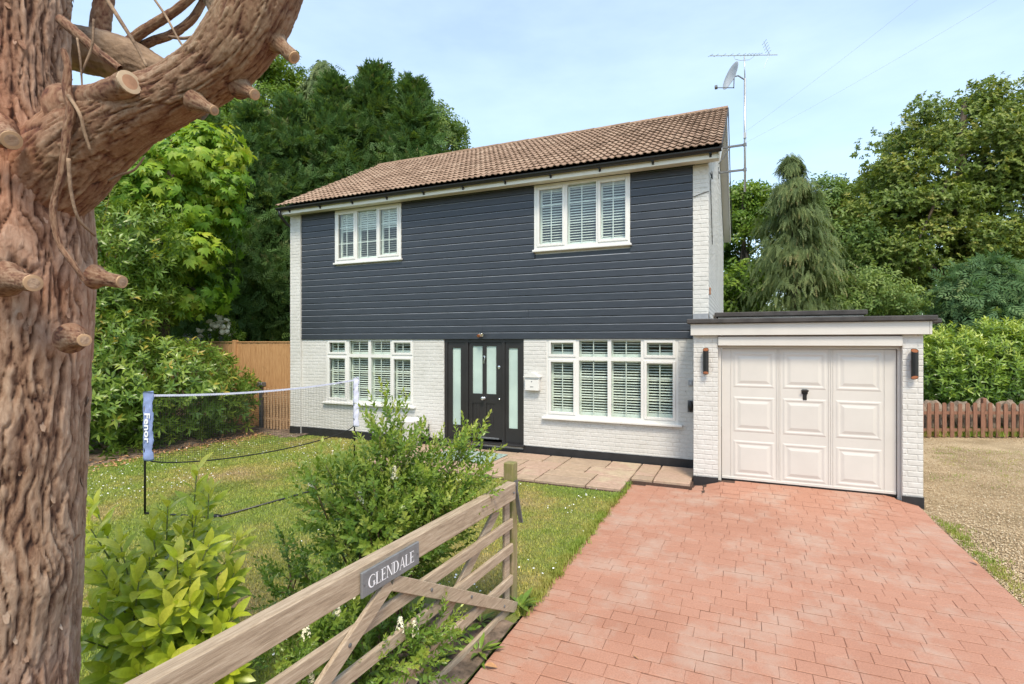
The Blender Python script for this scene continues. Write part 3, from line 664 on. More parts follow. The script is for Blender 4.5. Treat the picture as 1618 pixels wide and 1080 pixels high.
gl = [(-8.797, -8.335, True), (-8.219, -7.682, False), (-7.611, -7.081, False), (-6.99, -6.552, True)]
cl = []
for a, b, c in gl: cl += [(a, b, .84 if c else .80, 1.742 if c else 1.777, c), (a, b, 1.885 if c else 1.846, 2.105 if c else 2.148, c)]
window(*WIN['ll'][:2], .745, 2.176, HY0 + .012, cl, (1.466, 1.103), .075, t_low)
cl = [(-3.583, -3.124, 3.985, 5.02, True), (-3.028, -2.479, 3.945, 5.06, False), (-2.394, -1.944, 3.985, 5.02, True)]
window(*WIN['ur'], HY0 - .035, cl, (4.72,), .03, lambda z: R(38) if z > 4.35 else R(24))
cl = [(-8.49, -8.05, 4.03, 5.02, True), (-7.955, -7.42, 3.99, 5.06, False), (-7.33, -6.87, 4.03, 5.02, True)]
window(*WIN['ul'], HY0 - .035, cl, (4.72, 4.36), .03, lambda z: R(62) if z > 4.62 else R(8))

# ---- front door with two sidelights
dx0, dx1, dz0, dz1 = DOOR; dy = HY0 + .03
f = MB(); f.box(dx0 + .002, dx0 + .07, dy, dy + .09, .12, dz1).box(dx1 - .07, dx1 - .002, dy, dy + .09, .12, dz1).box(dx0 + .07, dx1 - .07, dy + .001, dy + .089, 2.115, dz1)
f.box(-5.225, -5.165, dy, dy + .09, .12, 2.115).box(-4.40, -4.34, dy, dy + .09, .12, 2.115)
for a, b, ga, gb in ((dx0 + .07, -5.225, -5.54, -5.346), (-4.34, dx1 - .07, -4.265, -4.069)):
    f.box(a, ga, dy + .02, dy + .07, .12, 2.115).box(gb, b, dy + .02, dy + .07, .12, 2.115).box(ga, gb, dy + .021, dy + .069, .12, .41).box(ga, gb, dy + .021, dy + .069, 2.0, 2.115)
entrance = part(f, 'door_frame', 'door_black')
for ga, gb in ((-5.54, -5.346), (-4.265, -4.069)): link('pane', PANE, None, entrance, ((ga + gb) / 2, dy + .045, 1.205), None, (gb - ga, 1, 1.59)).material_slots
# frosted panes use their own mesh
FP = MB().box(-.5, .5, -.003, .003, -.5, .5).mesh('pane')
for o in [c for c in entrance.children if c.name.startswith('pane')]: bpy.data.objects.remove(o)
for ga, gb in ((-5.54, -5.346), (-4.265, -4.069)): link('pane', FP, 'cloudy_glass', entrance, ((ga + gb) / 2, dy + .045, 1.205), None, (gb - ga, 1, 1.59))
part(MB().bbox(dx0 - .03, dx1 + .03, HY0 - .09, dy + .09, .082, .119, .006), 'doorstep', 'door_black', entrance)
lf = MB(); lx0, lx1 = -5.16, -4.405; ly = dy + .025
lf.box(lx0, -5.074, ly, ly + .045, .17, 2.11).box(-4.539, lx1, ly, ly + .045, .17, 2.11).box(-4.847, -4.76, ly, ly + .045, .17, 2.11)
for a, b in ((-5.074, -4.847), (-4.76, -4.539)):
    lf.box(a, b, ly + .001, ly + .044, 2.04, 2.11).box(a, b, ly + .001, ly + .044, .895, 1.073).box(a, b, ly + .001, ly + .044, .17, .36)
leaf = part(lf, 'door', 'door_black')
for a, b in ((-5.074, -4.847), (-4.76, -4.539)):
    link('pane', FP, 'cloudy_glass', leaf, ((a + b) / 2, ly + .024, 1.5565), None, (b - a, 1, .967))
    pm = MB(); nbd = 3
    for k in range(nbd):
        u0 = a + (b - a) * k / nbd; u1 = a + (b - a) * (k + 1) / nbd; pm.bbox(u0 + .001, u1 - .001, ly + .014, ly + .03, .361, .894, .004)
    part(pm, 'panel', 'door_black', leaf)
    part(MB().box(a, b, ly + .004, ly + .012, .878, .8945).box(a, b, ly + .003, ly + .012, .3605, .376), 'moulding', 'door_black', leaf)
My = lambda x, y, z: Matrix.Translation((x, y, z)) @ Matrix.Rotation(R(90), 4, 'X')
part(MB().lathe([(.035, 0), (.035, .006), (.012, .01), (.012, .04), (.034, .052), (.04, .07), (.03, .085), (.008, .09)], 20, My(-4.815, ly, .985)), 'knob', 'chrome', leaf, True)
part(MB().lathe([(.02, 0), (.02, .012), (.006, .014)], 14, My(-4.47, ly, .98)), 'keyhole', 'chrome', leaf, True)
part(MB().lathe([(.028, 0), (.028, .012), (.02, .016), (.006, .018)], 14, My(-4.475, ly, 1.62)).box(-4.49, -4.46, ly - .01, ly, 1.575, 1.61), 'lock', 'chrome', leaf)
part(MB().tube([(-4.815, ly - .012, 1.83), (-4.79, ly - .014, 1.825), (-4.785, ly - .022, 1.80), (-4.80, ly - .026, 1.75), (-4.808, ly - .024, 1.69)], [.011, .01, .009, .009, .012], 8).box(-4.83, -4.78, ly - .008, ly, 1.82, 1.85), 'knocker', 'chrome', leaf)
part(MB().bbox(lx0 + .02, lx1 - .06, ly - .035, ly, .17, .205, .006), 'weather_bar', 'dark_steel', leaf)

# ---- roof
EY, EZ, RY, RZ = 9.12, 5.285, 12.975, 7.42
RX0, RX1 = -10.05, -.33
slope = math.atan2(RZ - EZ, RY - EY); SLEN = math.hypot(RZ - EZ, RY - EY)
rf_ = MB(); t_ = .05
yb2 = 2 * RY - EY
def roofslab(mb, za):
    V = [(RX0 + .03, EY + .03, EZ - za), (RX1 - .02, EY + .03, EZ - za), (RX1 - .02, RY, RZ - za), (RX0 + .03, RY, RZ - za), (RX0 + .03, yb2, EZ - za), (RX1 - .02, yb2, EZ - za)]
    mb.add(V + [(a, b, c - .04) for a, b, c in V], [(0, 1, 2, 3), (3, 2, 5, 4), (7, 6, 9, 8), (8, 9, 10, 11), (0, 6, 7, 1), (4, 5, 11, 10), (1, 7, 8, 2), (2, 8, 11, 5), (0, 3, 9, 6), (3, 4, 10, 9)])
roofslab(rf_, .055); roof = part(rf_, 'roof', 'felt')
NROW = 16; rowl = SLEN / NROW; TW = .252; NCOL = int(round((RX1 - RX0) / TW)); TW = (RX1 - RX0) / NCOL
def tile_mesh(seed):
    r = random.Random(seed); n = 12; V = []; L = rowl + .05
    prof = []
    for i in range(n + 1):
        u = i / n; ph_ = (u * 2) % 1.0
        z = .024 * max(0, math.sin(math.pi * min(1, ph_ / .62))) if ph_ < .62 else 0
        prof.append((u * (TW + .012) - TW / 2 - .006, z))
    for yy, zz in ((0, .036), (L, .006)):
        for x, z in prof: V.append((x + r.uniform(-.001, .001), yy, z + zz))
    for x, z in prof: V.append((x, .0, z + .036 - .013))
    F = [(i, i + 1, n + 2 + i, n + 1 + i) for i in range(n)] + [(2 * n + 2 + i, 2 * n + 3 + i, i + 1, i) for i in range(n)]
    me_ = MB().add(V, F).mesh('tile'); return setrnd(me_, r.random())
TM = [tile_mesh(s) for s in range(14)]
allt = [(i, j) for i in range(NROW) for j in range(NCOL)]
def tpos(i, j): 
    d = i * rowl; return Vector((RX0 + (j + .5) * TW, EY + d * math.cos(slope), EZ + d * math.sin(slope)))
near_t = set(sorted(allt, key=lambda t: proj(tpos(*t))[2])[:298])
tv = []; tf = []; tr_ = []; rt = random.Random(5)
for i, j in allt:
    k = rt.randrange(14); loc = tpos(i, j) + Vector((0, 0, rt.uniform(-.003, .003))); rot = Euler((slope + rt.uniform(-.008, .008), rt.uniform(-.006, .006), rt.uniform(-.006, .006)))
    if (i, j) in near_t: link('tile', TM[k], 'roof_tile', roof, loc, rot)
    else:
        M = Matrix.LocRotScale(loc, rot, Vector((1, 1, 1))); b = len(tv); me_ = TM[k]
        tv += [tuple(M @ v.co) for v in me_.vertices]; tf += [tuple(x + b for x in p.vertices) for p in me_.polygons]; tr_ += [random.Random(k).random()] * len(me_.vertices)
me = bpy.data.meshes.new('tiling'); me.from_pydata(tv, [], tf); me.update(); a = me.attributes.new('rnd', 'FLOAT', 'POINT'); a.data.foreach_set('value', np.array(tr_, dtype=np.float32))
link('tiling', me, 'roof_tile', roof, kind='stuff')
nr = 22
for i in range(nr):
    L = (RX1 - RX0) / nr; m_ = MB(); n = 8
    for sx in (-.5, .5):
        pass
    V = [(sx * (L - .006), math.cos(math.pi * k / n) * .12, math.sin(math.pi * k / n) * .085 - .03 + (.006 if sx > 0 else 0)) for sx in (-.5, .5) for k in range(n + 1)]
    m_.add(V, [(k, k + 1, n + 2 + k, n + 1 + k) for k in range(n)] + [tuple(range(n + 1)), tuple(range(2 * n + 1, n, -1))]); me_ = setrnd(m_.mesh('ridge_tile'), rt.random() * .6)
    link('ridge_tile', me_, 'roof_tile', roof, (RX0 + (i + .5) * L, RY, RZ + .005 + rt.uniform(-.004, .004)))
# soffit, fascia, gutter, bargeboards
part(MB().box(RX0 + .06, RX1 - .04, 9.235, HY0 - .05, 5.132, 5.15).box(RX0 + .06, HX0 - .002, HY0 - .05, HY0 + .0, 5.132, 5.15), 'soffit', 'cream_soffit')
part(MB().box(RX0 + .05, RX1 - .03, 9.21, 9.235, 5.115, 5.27), 'fascia', 'cream_soffit')
n = 8; V = []; gx = (RX0 + .01, RX1 - .0)
for x in gx:
    for k in range(n + 1):
        a = math.pi + math.pi * k / n; V.append((x, 9.15 + .058 * math.cos(a), 5.255 + .06 * math.sin(a)))
    for k in range(n, -1, -1):
        a = math.pi + math.pi * k / n; V.append((x, 9.15 + .05 * math.cos(a), 5.255 + .052 * math.sin(a)))
m2 = 2 * (n + 1)
gutter = part(MB().add(V, [(i, (i + 1) % m2, (i + 1) % m2 + m2, i + m2) for i in range(m2)] + [tuple(range(m2)), tuple(range(2 * m2 - 1, m2 - 1, -1))]), 'gutter', 'black_plastic'); recalc(gutter)
for i in range(11):
    x = RX0 + .35 + i * .92
    part(MB().box(x - .018, x + .018, 9.14, 9.209, 5.18, 5.19).box(x - .018, x + .018, 9.196, 9.209, 5.14, 5.18).tube([(x, 9.165, 5.196), (x, 9.19, 5.155)], .012, 6), 'bracket', 'black_plastic', gutter)
part(MB().tube([(RX0 + .08, 9.15, 5.20), (RX0 + .08, 9.16, 5.10), (HX0 - .03, 9.38, 4.93), (HX0 - .05, 9.60, 4.85), (HX0 - .05, 9.62, 0)], .034, 10), 'downpipe', 'black_plastic', smooth=True)
bb = MB()
for (ya, za, yb_, zb) in ((EY + .06, EZ - .06, RY, RZ - .06), (RY, RZ - .06, yb2 - .05, EZ - .09)):
    d = Vector((0, yb_ - ya, zb - za)).normalized(); up = Vector((0, -d.z, d.y))
    bb.beam((RX1 - .035, ya, za - .085), (RX1 - .035, yb_, zb - .085), .022, .19, up)
barge = part(bb, 'bargeboard', 'white_wood')
vb = MB()
for (ya, za, yb_, zb) in ((9.26, EZ - .2 + .08, RY, RZ - .2), (RY, RZ - .2, yb2 - .05, EZ - .23)):
    d = Vector((0, yb_ - ya, zb - za)).normalized(); up = Vector((0, -d.z, d.y))
    vb.beam(((RX1 - .05 + HX1) / 2, ya, za), ((RX1 - .05 + HX1) / 2, yb_, zb), RX1 - .05 - HX1 - .004, .012, up)
part(vb, 'verge_soffit', 'white_wood')
vt = MB()
for (ya, za, yb_, zb) in ((EY + .0, EZ + .02, RY, RZ + .02), (RY, RZ + .02, yb2, EZ - .0)):
    d = Vector((0, yb_ - ya, zb - za)).normalized(); up = Vector((0, -d.z, d.y)); vt.beam((RX1 + .004, ya, za - .03), (RX1 + .004, yb_, zb - .03), .018, .075, up)
part(vt, 'verge_trim', 'felt')

# ---- attached garage
gy = GY; gw = MB().box(GX0, -.366, gy + .008, gy + .24, -.16, 2.22).box(1.971, GX1, gy + .008, gy + .24, -.16, 2.22)
gw.box(GX0, -.50, gy + .24, 9.43, -.16, 2.22).box(GX0 + .2, -.50, 9.43, 9.49, 2.19, 2.22).box(1.99, GX1, gy + .24, 14.5, -.16, 2.4).box(-.5, 2.2, 14.5, 14.7, -.16, 2.4).box(-.36, 1.965, gy + .2, gy + .24, 2.02, 2.22)
gar = part(gw, 'garage_wall', 'white_brick')
for b in gar_l + gar_r: brick_obj(*b, gy + .008, gar)
part(MB().bbox(GX0 - .004, -.360, gy - .014, gy + .0075, -.16, .034, .004).bbox(1.965, GX1 + .006, gy - .014, gy + .0075, -.16, .036, .004).box(GX1 + .001, GX1 + .012, gy + .008, 14.5, -.16, .036), 'garage_plinth', 'black_paint')
part(MB().bbox(GX0 - .035, 2.250, gy - .075, gy - .045, 2.222, 2.40, .004).bbox(2.251, 2.279, gy - .075, 14.7, 2.222, 2.40, .004).box(GX0 - .03, 2.25, gy - .045, gy + .24, 2.225, 2.245), 'garage_fascia', 'garage_white')
part(MB().bbox(-.362, 1.967, gy - .03, gy + .02, 2.065, 2.2, .004), 'lintel_board', 'garage_white')
part(MB().bbox(GX0 - .09, 2.33, gy - .13, gy + .10, 2.403, 2.475, .012).box(-.53, 2.30, gy + .1, 14.8, 2.405, 2.46).box(GX0 - .085, -.545, gy + .1, 9.46, 2.405, 2.458), 'garage_roof', 'felt')
part(MB().bbox(2.30, 2.42, gy + .05, 9.3, 2.37, 2.44, .015), 'roof_edge', 'felt')
part(MB().bbox(-.46, 1.93, 11.0, 14.4, 2.46, 2.60, .01), 'roof_upstand', 'garage_white')
part(MB().bbox(-.52, 1.98, 10.94, 14.45, 2.602, 2.69, .012), 'upstand_cap', 'felt')
part(MB().box(-.79, -.552, HY0 - .024, HY0 - .021, 2.47, 2.60).add([(-.539, HY0 - .02, 2.47), (-.539, HY0 + .55, 2.47), (-.539, HY0 + .02, 2.62), (-.539, HY0 - .02, 2.62)], [(0, 1, 2, 3)]), 'lead_flashing', 'lead')
# up-and-over door with nine raised panels
gdx0, gdx1, gdy = -.314, 1.926, GY + .12
part(MB().box(-.364, gdx0 - .008, gdy - .035, gdy + .06, -.02, 2.062).box(gdx1 + .008, 1.969, gdy - .035, gdy + .06, -.05, 2.062).box(gdx0 - .008, gdx1 + .008, gdy - .034, gdy + .059, 2.02, 2.062), 'garage_door_frame', 'garage_white')
gd = part(MB().box(gdx0, gdx1, gdy, gdy + .04, .012, 2.014).bbox(gdx0, gdx1, gdy - .012, gdy + .001, .012, .05, .004), 'garage_door', 'garage_white')
part(MB().box(gdx0 - .01, gdx1 + .01, gdy - .01, gdy + .05, -.012, .0115), 'threshold', 'black_plastic', gd)
for x in (-.182, .449, .4725, .496, 1.12, 1.148, 1.176, 1.791): part(MB().bbox(x - .005, x + .005, gdy - .007, gdy + .001, .052, 2.012, .003), 'rib', 'garage_white', gd)
def field(x0, x1, z0, z1):
    V = []; F = []
    rings = ((0, 0), (.02, -.006), (.034, -.006), (.052, -.0006), (.066, -.0006), (.105, -.010))
    for ins, d in rings: V += [(x0 + ins, gdy + d, z0 + ins), (x1 - ins, gdy + d, z0 + ins), (x1 - ins, gdy + d, z1 - ins), (x0 + ins, gdy + d, z1 - ins)]
    k = len(rings)
    for a in range(k - 1):
        for i in range(4): F.append((4 * a + i, 4 * a + (i + 1) % 4, 4 * a + 4 + (i + 1) % 4, 4 * a + 4 + i))
    F.append(tuple(range(4 * k - 4, 4 * k))); return MB().add(V, F)
for x0, x1 in ((-.150, .418), (.527, 1.09), (1.207, 1.76)):
    for z0, z1 in ((1.425, 1.965), (.745, 1.285), (.065, .615)): part(field(x0, x1, z0, z1), 'panel', 'garage_white', gd)
part(MB().bbox(.775, .855, gdy - .012, gdy - .002, 1.355, 1.425, .01).bbox(.765, .865, gdy - .05, gdy - .03, 1.395, 1.42, .008).box(.80, .83, gdy - .032, gdy - .01, 1.395, 1.415).bbox(.79, .842, gdy - .016, gdy - .003, 1.27, 1.36, .006), 'handle', 'black_plastic', gd)

# ================================================================== THINGS ON AND AROUND THE HOUSE
# letter box
lb = thing('letter_box', 'white metal letter box with arched lid on the wall beside the front door', 'letter box', (-3.715, HY0, 1.36))
part_ = lambda mb, name, mat, parent, smooth=False, kind=None: mb.build(name, mat, parent, smooth, kind=kind)
part_(MB().bbox(-.145, .145, -.105, 0, -.17, .09, .008), 'body', 'white_plastic', lb)
poly = [(-.165, .085), (.165, .085), (.165, .10)] + [(.165 - .33 * k / 14, .10 + .078 * max(0, math.sin(math.pi * (k / 14))) ** 1.6) for k in range(1, 14)] + [(-.165, .10)]
o = part_(MB().prism(poly, .13, Matrix.Translation((0, -.125, 0))), 'lid', 'white_plastic', lb); recalc(o)
part_(MB().box(-.13, .13, -.109, -.1055, .048, .054), 'slot', 'dark_steel', lb)
part_(MB().lathe([(.011, 0), (.011, .005)], 12, My(.0, -.105, .005)).box(-.003, .003, -.1115, -.106, -.004, .012), 'lock', 'dark_steel', lb)
part_(MB().box(-.03, -.016, -.107, -.1053, -.105, -.09).box(-.012, .001, -.107, -.1053, -.105, -.09).box(.005, .017, -.107, -.1053, -.105, -.09).box(.021, .032, -.107, -.1053, -.105, -.09), 'lettering', 'dark_steel', lb)
# wall lights
for x, lab in ((-.537, 'black cylinder wall light with copper ends, between front window and garage door'), (2.09, 'black cylinder wall light with copper ends on the outer garage pier by the gravel')):
    wl_ = thing('wall_light', lab, 'wall light', (x, GY - .002, 1.825), group='wall lights on the garage piers')
    n = 18; r_ = .042; V = []
    for z0, s in ((-.155, -1), (.155, 1)):
        for k in range(n):
            a = 2 * math.pi * k / n; V.append((r_ * math.cos(a), -.065 + r_ * math.sin(a), z0 + s * .03 * (1 + math.sin(a)) * .9))
    part_(MB().add(V, [(k, (k + 1) % n, n + (k + 1) % n, n + k) for k in range(n)]), 'body', 'black_plastic', wl_, True)
    V2 = [(p[0] * .93, -.065 + (p[1] + .065) * .93, p[2] - (.006 if i >= n else -.006)) for i, p in enumerate(V)]
    part_(MB().add(V2, [tuple(range(n))[::-1]]), 'lower_reflector', 'copper', wl_); part_(MB().add(V2, [tuple(range(n, 2 * n))]), 'upper_reflector', 'copper', wl_)
    part_(MB().box(-.02, .02, -.03, 0, -.05, .05), 'bracket', 'black_plastic', wl_)
# security light above the door
sl = thing('security_light', 'small chrome twin lamp above the black front door', 'lamp', (-4.84, HY0 - .03, 2.255))
part_(MB().bbox(-.045, .045, -.012, 0.004, -.03, .05, .004), 'base', 'chrome', sl)
part_(MB().lathe([(.012, .02), (.02, .03), (.034, .09), (.032, .092), (.015, .05)], 14, Matrix.Translation((.03, -.02, .06)) @ Matrix.Rotation(R(130), 4, 'X') @ Matrix.Rotation(R(20), 4, 'Y')), 'lamp', 'chrome', sl, True)
part_(MB().lathe([(.012, .0), (.02, .01), (.032, .055), (.03, .057), (.015, .03)], 14, Matrix.Translation((-.025, -.02, .01)) @ Matrix.Rotation(R(120), 4, 'X')), 'lamp', 'copper', sl, True)
# doorbell / meter things by the corner
db = thing('outdoor_tap_cover', 'small black oval box on the white wall beside the garage pier', 'wall box', (-.835, HY0, 1.02))
part_(MB().lathe([(.055, 0), (.055, .03), (.04, .045), (.01, .05)], 18, Matrix.Translation((0, 0, 0)) @ Matrix.Rotation(R(90), 4, 'X') @ Matrix.Diagonal((.75, 1.7, 1, 1))), 'cover', 'black_plastic', db, True)
part_(MB().bbox(-.05, .05, -.006, .0, -.1, .1, .003), 'back_plate', 'dark_steel', db)
sw = thing('wall_switch', 'small grey weatherproof switch on the white wall above the black oval box', 'switch', (-.835, HY0, 1.42))
part_(MB().bbox(-.035, .035, -.03, 0, -.045, .045, .005), 'box', 'lead', sw); part_(MB().bbox(-.012, .012, -.036, -.0305, -.018, .018, .002), 'rocker', 'dish_grey', sw)
# burglar-alarm style small terracotta clip on corner
# planter by the door
pl = thing('planter', 'white ribbed round planter standing against the wall left of the door', 'planter', (-6.33, 9.16, -.03))
part_(MB().lathe([(.17, 0), (.19, .03), (.235, .5), (.25, .53), (.25, .56), (.225, .56), (.215, .52)], 28), 'pot', 'white_wood', pl, True); part_(MB().lathe([(.005, .50), (.216, .505)], 28, caps=False), 'soil', 'soil', pl)
tag(MB().tube([(-6.05, 9.44, .40), (-6.04, 9.43, .30), (-6.05, 9.42, .22), (-5.98, 9.40, .12), (-5.80, 9.41, .10), (-5.73, 9.43, .13)], .012, 6).build('cable', 'black_plastic', smooth=True), 'short black cable on the white wall between planter and front door', 'cable')
# door mat
dm = thing('doormat', 'grey-green patterned rectangular doormat on the slabs before the front door', 'doormat', (-4.72, 8.72, -.016), R(-2))
part_(MB().bbox(-.62, .62, -.42, .42, 0, .012, .004), 'base', 'mat_green', dm)
mm_ = MB()
for k in range(7):
    r_ = .1 + .055 * k; pts = [(-.2 + r_ * math.cos(a / 10 * math.pi) * 1.1, -.05 + r_ * math.sin(a / 10 * math.pi) * .8, .0125) for a in range(0, 11)]
    for a, b in zip(pts, pts[1:]):
        d = Vector((b[0] - a[0], b[1] - a[1], 0)).normalized(); nn = Vector((-d.y, d.x, 0)) * .012
        mm_.add([(a[0] - nn.x, a[1] - nn.y, .0135), (b[0] - nn.x, b[1] - nn.y, .0135), (b[0] + nn.x, b[1] + nn.y, .0135), (a[0] + nn.x, a[1] + nn.y, .0135)], [(0, 1, 2, 3)])
part_(mm_, 'pattern', 'dish_grey', dm, kind='stuff')

# aerial mast with dish on the gable
my = 13.0; mxm = .02
mast = thing('aerial_mast', 'tall metal pole with television aerial and satellite dish on the house gable', 'aerial', (mxm, my, 5.5))
part_(MB().tube([(0, 0, 0), (0, 0, 2.55)], .024, 10), 'pole', 'steel', mast, True)
part_(MB().tube([(0, 0, 2.5), (-.012, 0, 3.05)], .012, 8), 'upper_pole', 'steel', mast, True)
for z, zz in ((1.06, .10), (.50, .05)):
    part_(MB().box(HX1 - mxm - .0, .03, -.02, .02, z - .02, z + .02).box(HX1 - mxm, HX1 - mxm + .012, -.05, .05, z - .12, z + .12).box(-.035, .035, -.035, .035, z - .03, z + .03), 'bracket', 'dark_steel', mast)
part_(MB().beam((HX1 - mxm + .01, .0, .70), (-.30, 0, 1.05), .02, .02, (0, 1, 0)), 'brace', 'dark_steel', mast)
part_(MB().box(-.03, .03, -.05, .0, 1.2, 1.32), 'junction_box', 'dish_grey', mast)
Rm = Matrix.Rotation(YAW * .9, 4, 'Z')
ae = MB(); zb = 3.08
ae.tube([Rm @ Vector((-.78, 0, zb)), Rm @ Vector((.72, 0, zb - .01))], .010, 6)
for i, x in enumerate([-.76, -.63, -.47, -.31, -.17, -.03, .06, .13, .20, .27, .33]): ae.tube([Rm @ Vector((x - .025, .11, zb + .035)), Rm @ Vector((x + .015, -.11, zb - .02))], .0045, 5)
ae.tube([Rm @ Vector((.42, 0, zb + .30)), Rm @ Vector((.48, 0, zb + .12)), Rm @ Vector((.55, 0, zb)), Rm @ Vector((.48, 0, zb - .14)), Rm @ Vector((.42, 0, zb - .30))], .006, 5)
for k in range(5): ae.tube([Rm @ Vector((.43 + .024 * k, .12, zb + .28 - .06 * k)), Rm @ Vector((.43 + .024 * k, -.12, zb + .28 - .06 * k))], .004, 4)
ae.tube([Rm @ Vector((-.25, 0, zb - .02)), Rm @ Vector((-.22, 0, zb - .09)), Rm @ Vector((-.1, 0, zb - .12)), Rm @ Vector((.1, 0, zb - .11)), Rm @ Vector((.2, 0, zb - .03))], .005, 5)
part_(ae, 'aerial', 'steel', mast)
dish_c = Vector((-.25, -.10, 2.60)); ddir = Vector((-.80, -.5, .30)).normalized(); Md = Matrix.Translation(dish_c) @ ddir.to_track_quat('Z', 'Y').to_matrix().to_4x4() @ Matrix.Diagonal((1.0, 1.12, 1, 1))
dish = part_(MB().lathe([(.002, 0), (.10, .006), (.19, .028), (.275, .06), (.28, .058), (.19, .02), (.10, -.004), (.002, -.01)], 28, Md, False), 'dish', 'dish_grey', mast, True)
low = dish_c + Vector((.02, -.03, -.27)); part_(MB().tube([low, low + Vector((-.34, -.22, -.03))], .010, 6).bbox(-.03, .03, -.05, .05, -.03, .03, .008, Matrix.Translation(low + Vector((-.36, -.23, -.02)))), 'receiver', 'dark_steel', dish)
part_(MB().tube([dish_c + Vector((.02, .02, 0)), dish_c + Vector((.11, .05, .02)), Vector((0, 0, 2.52))], .016, 6).beam(dish_c + Vector((.03, 0, .05)), low, .02, .05, (0, 1, 0)), 'dish_arm', 'dark_steel', mast)
for k, (pa, pb, lab) in enumerate((((mxm, my, 6.85), at(1560, -90, 8), 'upper thin overhead wire rising right from the aerial pole into the sky'), ((mxm, my, 6.60), at(1640, -40, 8), 'lower thin overhead wire rising right from the aerial pole into the sky'))):
    pa = Vector(pa); pts = [pa.lerp(pb, t / 12) - Vector((0, 0, .06 * 4 * (t / 12) * (1 - t / 12))) for t in range(13)]
    tag(MB().tube(pts, .0016, 4).build('overhead_wire', 'wire'), lab, 'wire', 'overhead wires')
tag(MB().tube([Vector((HX1 + .02, HY0 + .02, 4.98)), Vector((HX1 + .05, HY0 + .2, 4.92)), Vector((HX1 + .03, HY0 + .35, 5.1)), Vector((HX1 + .04, HY0 + .2, 5.02)), Vector((HX1 + .02, HY0 + .1, 4.85)), Vector((HX1 + .015, HY0 + .5, 4.4)), Vector((HX1 + .015, HY0 + .8, 3.9))], .007, 5).build('cable', 'black_plastic', smooth=True), 'thin black loose cable looped at the top of the white gable corner', 'cable')
tag(MB().tube([Vector((HX1 + .012, HY0 - .026, 4.66)), Vector((-.66, HY0 - .03, 4.63)), Vector((-.80, HY0 - .03, 4.585))], .006, 5).build('cable', 'black_plastic', smooth=True), 'thin black cable crossing the white brick corner at the cladding edge', 'cable')
tag(MB().bbox(HX1 + .003, HX1 + .022, HY0 + .10, HY0 + .20, 2.93, 3.05, .004).build('alarm_clip', 'copper'), 'small orange-red clip on the white side wall above the garage roof', 'clip')

# ================================================================== TIMBER GATE
g0, g1 = Vector((-1.745, 3.97, 0)), Vector((-1.885, .78, 0)); gdir = (g1 - g0).normalized(); GL = (g1 - g0).length
gate = thing('field_gate', 'weathered five-bar timber gate standing open beside the red driveway', 'gate', g0, math.atan2(gdir.y, gdir.x))
# local x runs along the gate from its far end, local +y is towards the drive, z up
def rail(z0, z1, th, y=0, x0=0, x1=None): part_(MB().bbox(x0, GL if x1 is None else x1, y - th / 2, y + th / 2, z0, z1, .006), 'rail', 'gate_wood', gate)
rail(.835, .975, .075)
for z0, z1 in ((.595, .675), (.395, .472), (.135, .215), (-.095, -.015)): rail(z0, z1, .03, 0, .0)
part_(MB().bbox(GL - .1, GL, -.04, .04, -.1, .834, .006), 'heel_post', 'gate_wood', gate)
part_(MB().bbox(.0, .085, -.045, -.016, -.1, .834, .006), 'toe_post', 'gate_wood', gate)
def brace(xa, za, xb, zb, y, w=.085, th=.026): part_(MB().beam((xa, y, za), (xb, y, zb), th, w, (0, 0, 1), .004), 'brace', 'gate_wood', gate)
brace(-.01, -.055, 1.56, .79, .03)          # near side, foot of the far end up to the middle
brace(1.58, .80, 3.05, -.04, .031)          # near side, middle down to the heel
brace(.20, .80, 1.50, -.06, -.031)
bolts = [(.22, .06), (.72, .35), (1.2, .60), (1.9, .62), (2.4, .33), (.05, .9)]
for x, z in bolts: part_(MB().lathe([(.011, 0), (.011, .004), (.006, .007)], 10, Matrix.Translation((x, .044, z)) @ Matrix.Rotation(R(-90), 4, 'X')), 'bolt', 'dark_steel', gate)
